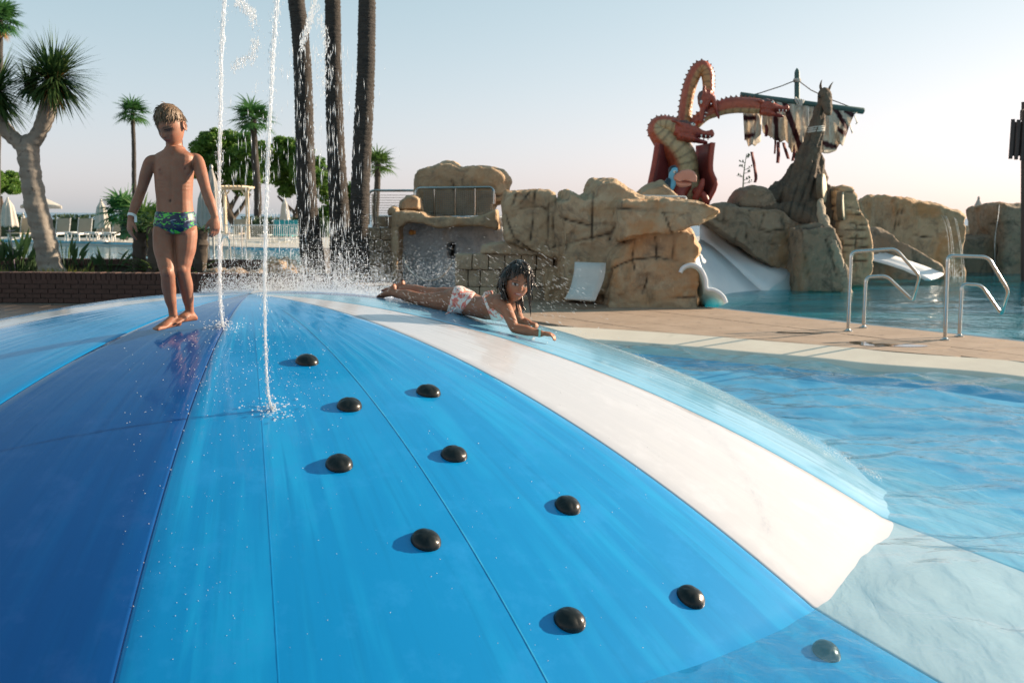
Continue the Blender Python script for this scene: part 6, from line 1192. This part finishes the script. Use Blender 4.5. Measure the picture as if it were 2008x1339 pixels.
def lounger(x, y, Y, label, back='sling_beige', wpx=None, towel=False, zg=.11):
    b0 = P(x, y, Y); b0.z = zg; t = thing('lounger', b0, label, 'lounger', 'sun loungers around the big pool'); w_ = .68
    mb = MB(); M = Matrix.Rotation(R(-16), 3, 'X'); mb.box(b0 + Vector((0, .52, .70)), (w_ - .06, .02, .80), M=M); mb.build('backrest', back, t, smooth=False)
    for s in (-1, 1): mb = MB(); mb.tube([b0 + Vector((s * w_ / 2, .38, .30)), b0 + Vector((s * w_ / 2, .63, 1.11))], .018, 6); mb.build('back_frame', 'plastic_white', t)
    mb = MB(); mb.box(b0 + Vector((0, -.35, .34)), (w_, 1.35, .05)); mb.build('seat', 'plastic_white' if towel else back, t, smooth=False)
    for sx in (-1, 1):
        for yy in (-.9, .3): mb = MB(); mb.box(b0 + Vector((sx * .29, yy, .16)), (.05, .06, .32)); mb.build('leg', 'plastic_white', t, smooth=False)
    if towel: mb = MB(); mb.box(b0 + Vector((.05, -.5, .385)), (.6, .9, .035)); tag(mb.build('towel', 'towel_pale', None, smooth=False, bevel=.01), towel, 'towel', 'towels on loungers')
for x, Y, lab, tw in ((46, 50, 'beige lounger between the parasol and the dragon tree trunk', False), (116, 49.5, 'beige lounger just right of the dragon tree trunk', 'pale towel on the lounger right of the dragon tree trunk'), (159, 49.3, 'beige lounger left of the closed parasol', 'pale towel on the lounger left of the closed parasol'), (197, 50.5, 'beige lounger behind the closed parasol', 'pale towel on the lounger behind the closed parasol'), (228, 49, 'beige lounger nearest to the boy', 'lilac towel on the lounger nearest to the boy'), (466, 53, 'beige lounger under the wooden pergola', False)): lounger(x, 470, Y, lab, towel=tw)
lounger(545, 470, 50, 'turquoise lounger left of its twin behind the fence', 'sling_teal'); lounger(567, 470, 49, 'turquoise lounger next to the closed parasol behind the fence', 'sling_teal')
def low_table(x, Y, lab):
    b0 = P(x, 480, Y); b0.z = .11; t = thing('side_table', b0, lab, 'side table', 'white side tables'); mb = MB(); mb.tube([b0 + Vector((0, 0, .42)), b0 + Vector((0, 0, .46))], .32, 16); mb.build('table_top', 'plastic_white', t, sharp=40)
    for a in range(4): mb = MB(); q = Vector((math.cos(a * 1.57 + .7), math.sin(a * 1.57 + .7), 0)); mb.tube([b0 + q * .26, b0 + q * .2 + Vector((0, 0, .43))], .02, 6); mb.build('leg', 'plastic_white', t)
low_table(138, 48.2, 'white side table left of the parasol loungers'); low_table(180, 48, 'white side table in front of the closed parasol'); low_table(216, 47.8, 'white side table between parasol and the rightmost lounger'); low_table(445, 44, 'white side table behind the left jet'); low_table(520, 45, 'white side table left of the right jet'); low_table(585, 46, 'white side table by the palms')
# pergola, fence, ladders
pg = thing('pergola', P(462, 470, 56), 'small pale wooden pergola frame under the pine', 'pergola')
for x, Y in ((439, 55), (485, 55), (441, 57), (483, 57)): mb = MB(); a = P(x, 372, Y); mb.box((a.x, Y, (a.z + .1) / 2), (.12, .12, a.z - .1)); mb.build('post', 'wood_pale', pg, smooth=False)
for x0_, x1_, Y in ((434, 489, 55), (436, 487, 57)): mb = MB(); a, b_ = P(x0_, 370, Y), P(x1_, 370, Y); mb.box((a + b_) / 2, (b_.x - a.x, .10, .16)); mb.build('beam', 'wood_pale', pg, smooth=False)
for k in range(7): x = 438 + k * 8; mb = MB(); a = P(x, 367, 56); mb.box(a, (.08, 2.6, .1)); mb.build('rafter', 'wood_pale', pg, smooth=False)
for x, s in ((442, 1), (482, -1)): mb = MB(); mb.tube([P(x, 384, 54.93), P(x + s * 8, 374, 54.93)], .05, 6); mb.build('brace', 'wood_pale', pg)
fn = thing('fence', P(510, 476, 44), 'white metal picket fence along the far pool terrace', 'fence'); 
for y_, r_ in ((441, .025), (470, .02)): mb = MB(); mb.tube([P(424, y_ + 1, 45), P(592, y_, 43.5)], r_, 6); mb.build('rail', 'plastic_white', fn)
pk = MB(); pk.tube([P(500, 441, 44), P(500, 472, 44)], .011, 5); k0 = P(500, 441, 44)
pkm = pk.build('picket', 'plastic_white', fn); pkm.location = (0, 0, 0); base = pkm.data; bpy.data.objects.remove(pkm)
for k in range(43): x = 424 + k * 4; o = bpy.data.objects.new('picket', base); COL.objects.link(o); o.parent = fn; q = P(x, 441, 45 - 1.5 * k / 42); o.location = q - k0
def ladder(x, y, Y, lab, sc=1.0):
    t = thing('pool_ladder', P(x, y, Y), lab, 'pool ladder', 'steel pool ladders'); b0 = t.location
    for s in (-1, 1): bent([b0 + Vector((s * .26, .1, -.6)), b0 + Vector((s * .26, .1, .85 * sc)), b0 + Vector((s * .26, -.6, .85 * sc)), b0 + Vector((s * .26, -.6, -.3))], .024, .25, 8).build('rail', 'steel', t)
    for z in (-.1, -.35): q = MB(); q.tube([b0 + Vector((-.26, .1, z)), b0 + Vector((.26, .1, z))], .02, 6); q.build('tread', 'steel', t)
ladder(402, 522, 19.3, 'steel pool ladder right of the boy'); ladder(470, 487, 41.5, 'steel pool ladder on the far side between the jets', 1.1); ladder(428, 520, 24, 'steel pool ladder behind the left water jet', .8)
pmat('orange_red', (.70, .13, .03), (.6, .1, .03), .5, 8); mb = MB(); q = P(288, 453, 26); mb.tube([q + Vector((math.cos(a) * .16, .05 * math.sin(a), math.sin(a) * .26)) for a in (2 * math.pi * k / 20 for k in range(21))], .055, 8); tag(mb.build('life_ring', 'orange_red'), 'orange ring hanging in the shade left of the boy', 'life ring')
# ------------------------------------------------------------------ jets, falling water and splash
m, nt, b = newmat('spray'); nt.nodes.remove(b); d1 = nt.nodes.new('ShaderNodeBsdfDiffuse'); d1.inputs[0].default_value = (.80, .83, .86, 1); t1 = nt.nodes.new('ShaderNodeBsdfTranslucent'); t1.inputs[0].default_value = (.88, .90, .92, 1); g1 = nt.nodes.new('ShaderNodeBsdfGlossy'); g1.inputs['Roughness'].default_value = .15; tp = nt.nodes.new('ShaderNodeBsdfTransparent')
def mixs(a, b_, f):
    q = nt.nodes.new('ShaderNodeMixShader'); q.inputs[0].default_value = f; nt.links.new(a, q.inputs[1]); nt.links.new(b_, q.inputs[2]); return q.outputs[0]
body_ = mixs(mixs(d1.outputs[0], t1.outputs[0], .5), g1.outputs[0], .14)
nt.links.new(mixs(body_, tp.outputs[0], .45), nt.nodes['Material Output'].inputs[0])
MATS['stream'] = MATS['spray'].copy(); MATS['stream'].name = 'stream'; [n_ for n_ in MATS['stream'].node_tree.nodes if n_.type == 'MIX_SHADER'][-1].inputs[0].default_value = .62
OCT = [(0, 2, 4), (2, 1, 4), (1, 3, 4), (3, 0, 4), (2, 0, 5), (1, 2, 5), (3, 1, 5), (0, 3, 5)]
class Drops:
    def __init__(s): s.v = []; s.f = []
    def add(s, p, r, axis=None, L=None):
        o = len(s.v)
        if axis is None: s.v += [(p.x + r, p.y, p.z), (p.x - r, p.y, p.z), (p.x, p.y + r, p.z), (p.x, p.y - r, p.z), (p.x, p.y, p.z + r), (p.x, p.y, p.z - r)]
        else:
            a = axis.orthogonal().normalized() * r; b_ = axis.cross(a).normalized() * r; e = axis * (L / 2)
            s.v += [tuple(p + a), tuple(p - a), tuple(p + b_), tuple(p - b_), tuple(p + e), tuple(p - e)]
        s.f += [tuple(i + o for i in f) for f in OCT]
    def build(s, name, parent=None, mat='spray'):
        mb = MB(); mb.v = s.v; mb.f = s.f; return mb.build(name, mat, parent, smooth=True, sharp=0)
rg = random.Random(21)
def jet(pts, base_px, label, nstr, seed):
    b0 = dome_hit(*base_px); Y = b0.y; t = thing('water_jet', b0, label, 'water jet', 'water jets'); core = MB(); dr = Drops(); r2 = random.Random(seed)
    c, r = catmull_r([(atY(x, y, Y), q * mpp(Y)) for x, y, q in pts], 40)
    for s in range(nstr):
        cc, rr = [], []
        for i, (p, q) in enumerate(zip(c, r)):
            ph = i * .13 + s * 2.1; k = noise.noise(Vector((i * .09, s * 7.3, seed))); cc.append(p + Vector((math.cos(ph) * q * (.55 + .5 * k), math.sin(ph) * q * .5, 0))); rr.append(max(.001, q * (.62 + .55 * noise.noise(Vector((i * .33, s * 3.7, seed + 9))))))
        core.tube(cc, rr, 7, jit=.18)
    core.build('stream', 'stream', t, sharp=0)
    for k in range(len(c) * 2): i = r2.randrange(len(c)); q = r[i]; dr.add(c[i] + Vector((r2.gauss(0, q * 1.5), r2.gauss(0, q * 1.5), r2.gauss(0, .01))), r2.uniform(.0008, .0024), Vector((r2.gauss(0, .15), r2.gauss(0, .15), 1)).normalized(), r2.uniform(.006, .02))
    for k in range(160): a = r2.uniform(0, 6.28); q = abs(r2.gauss(0, .05)); p = b0 + Vector((math.cos(a) * q * 1.2, math.sin(a) * q, 0)); p.z = dome_z(math.hypot(p.x - DC[0], p.y - DC[1])) + abs(r2.gauss(0, .012)); dr.add(p, r2.uniform(.0015, .005))
    tag(dr.build('droplets', t), kind='stuff')
jet([(446, -90, 5), (440, 0, 4.4), (434, 110, 4.2), (432, 220, 3.6), (430, 330, 3.4), (430, 430, 3.6), (431, 540, 3.4), (433, 600, 2.8), (437, 641, 2.4)], (437, 642), 'tall white water jet right beside the boy', 3, 3)
jet([(550, -90, 5), (543, 0, 4.4), (535, 110, 4.0), (530, 220, 3.6), (524, 340, 3.6), (521, 450, 3.6), (519, 560, 3.2), (520, 640, 2.4), (522, 710, 2.0), (526, 770, 1.9), (534, 803, 2.0)], (536, 805), 'tall white water jet rising in front of the fan palm', 3, 5)
# breaking arcs of falling water
fl = Drops(); YD = 5.6
def scatter(poly, n, sp, L, rr):
    for k in range(n):
        i = rg.randrange(len(poly) - 1); u = rg.random(); x = poly[i][0] + (poly[i + 1][0] - poly[i][0]) * u + rg.gauss(0, sp); y = poly[i][1] + (poly[i + 1][1] - poly[i][1]) * u + rg.gauss(0, sp * 1.6); Y = YD + rg.gauss(0, .15); fl.add(atY(x, y, Y), rg.uniform(*rr), Vector((rg.gauss(0, .25), rg.gauss(0, .2), 1)).normalized(), rg.uniform(*L))
scatter([(462, 5), (480, 12), (495, 30), (497, 45)], 220, 4, (.006, .04), (.0015, .006)); scatter([(455, 132), (472, 122), (490, 116), (500, 98), (503, 80)], 200, 4, (.006, .035), (.0015, .006)); scatter([(480, 0), (505, 50), (508, 120), (500, 200)], 70, 8, (.004, .02), (.001, .003))
scatter([(617, -5), (609, 38), (597, 72), (588, 98)], 220, 3, (.01, .05), (.0015, .005)); scatter([(615, -5), (628, 40), (638, 70), (641, 110), (634, 190)], 170, 4, (.01, .04), (.0012, .004)); scatter([(618, 20), (632, 140), (625, 150)], 60, 8, (.01, .03), (.001, .004))
for k in range(760):
    cxs = rg.choice(((592, 14), (600, 16), (612, 16), (658, 13), (665, 16), (672, 20), (560, 40), (495, 36), (478, 26), (690, 26), (630, 60))); x = rg.gauss(*cxs); y = 560 - 470 * rg.random() ** 1.35
    if cxs[0] < 520 and y < 260: y = rg.uniform(260, 440)
    if x < 400: continue
    Y = rg.uniform(6.4, 7.6); fl.add(atY(x, y, Y), rg.uniform(.001, .0036), Vector((rg.gauss(0, .05), rg.gauss(0, .05), 1)).normalized(), rg.uniform(.02, .13))
tag(fl.build('falling_water'), 'sheets and streaks of water falling from the jets in front of the palms', None, None, 'stuff')
sp = Drops()
for k in range(24000):
    x = rg.choice((rg.gauss(560, 85), rg.gauss(640, 70), rg.uniform(395, 770))); 
    if not 385 < x < 790: continue
    w_ = min(1, (x - 380) / 70) * min(1, (795 - x) / 60); h = rg.expovariate(1 / (17 + 9 * noise.noise(Vector((x * .02, 0, 0))) + 9)) * (.35 + .65 * w_); Y = rg.uniform(6.75, 7.7); y = 588 - h - rg.random() * 6
    sp.add(atY(x, y, Y), rg.uniform(.001, .0042) * (1.3 if h < 14 else 1))
for k in range(15000):
    x = rg.choice((rg.gauss(560, 75), rg.gauss(650, 60), rg.gauss(480, 40)))
    if not 400 < x < 770: continue
    sp.add(atY(x, 589 - rg.expovariate(1 / 9) - rg.random() * 3, rg.uniform(6.75, 7.5)), rg.uniform(.0012, .0036))
for k in range(3200):
    x = rg.gauss(680, 85); y = 560 - abs(rg.gauss(0, 62)); Y = rg.uniform(6.7, 8.0); sp.add(atY(x, y, Y), rg.uniform(.0008, .0022))
for k in range(1500): x = rg.uniform(735, 900); y = rg.gauss(545, 22) - (x - 735) * .08; sp.add(atY(x, y, rg.uniform(6.5, 7.6)), rg.uniform(.001, .003))
for k in range(420):
    x = rg.choice((rg.gauss(1050, 45), rg.gauss(960, 70), rg.gauss(1090, 50))); y = rg.gauss(570, 40) + (x - 1030) * .12
    if y > 650 or (992 < x < 1050 and 528 < y < 605): continue
    a = Vector((1, 0, -.62)).normalized(); sp.add(atY(x, y, rg.uniform(5.5, 6.4)), rg.uniform(.0006, .0014), a, rg.uniform(.008, .035))
for k in range(260): x = rg.uniform(745, 1000); y = rg.uniform(560, 620) + (x - 745) * .12; sp.add(atY(x, y, 5.9), rg.uniform(.0006, .0014), Vector((1, 0, -.9)).normalized(), rg.uniform(.006, .02))
# beads thrown off the wet right edge of the dome, spray at the waterfall foot
for k in range(2600): u = rg.random() ** .8; x = 1090 + 640 * u; y = 640 + 300 * u ** 1.15 + rg.gauss(0, 5) - 2; sp.add(atY(x, y, 6.3 - 2.0 * u), rg.uniform(.0006, .0017))
for k in range(160): x = rg.gauss(1872, 9); y = 548 - abs(rg.gauss(0, 14)); sp.add(atY(x, y, rg.uniform(24.8, 25.4)), rg.uniform(.005, .016))
for k in range(14): x = 1846 + rg.random() * 26; y = 428 + rg.random() * 116; x += (y - 428) * .15; sp.add(atY(x, y, rg.uniform(25.1, 25.5)), rg.uniform(.003, .008), Vector((0, 0, 1)), rg.uniform(.03, .16))
tag(sp.build('splash'), 'white splash and fine spray where the water lands behind the dome', None, None, 'stuff')
# clear rivulets and beads on the dome
bd = Drops()
for k in range(900):
    x, y = rg.choice(((rg.gauss(440, 60), rg.gauss(700, 60)), (rg.gauss(560, 50), rg.gauss(750, 60)), (rg.uniform(240, 480), rg.uniform(640, 1300)), (rg.uniform(300, 1300), rg.uniform(640, 1300))))
    if not (100 < x < 1500 and 620 < y < 1335): continue
    p = dome_hit(x, y)
    if p.z < .05: continue
    bd.add(p, rg.uniform(.0012, .0032) * (p.y / 4.2))
tag(bd.build('water_bead', dome, 'white_water'), kind='stuff')
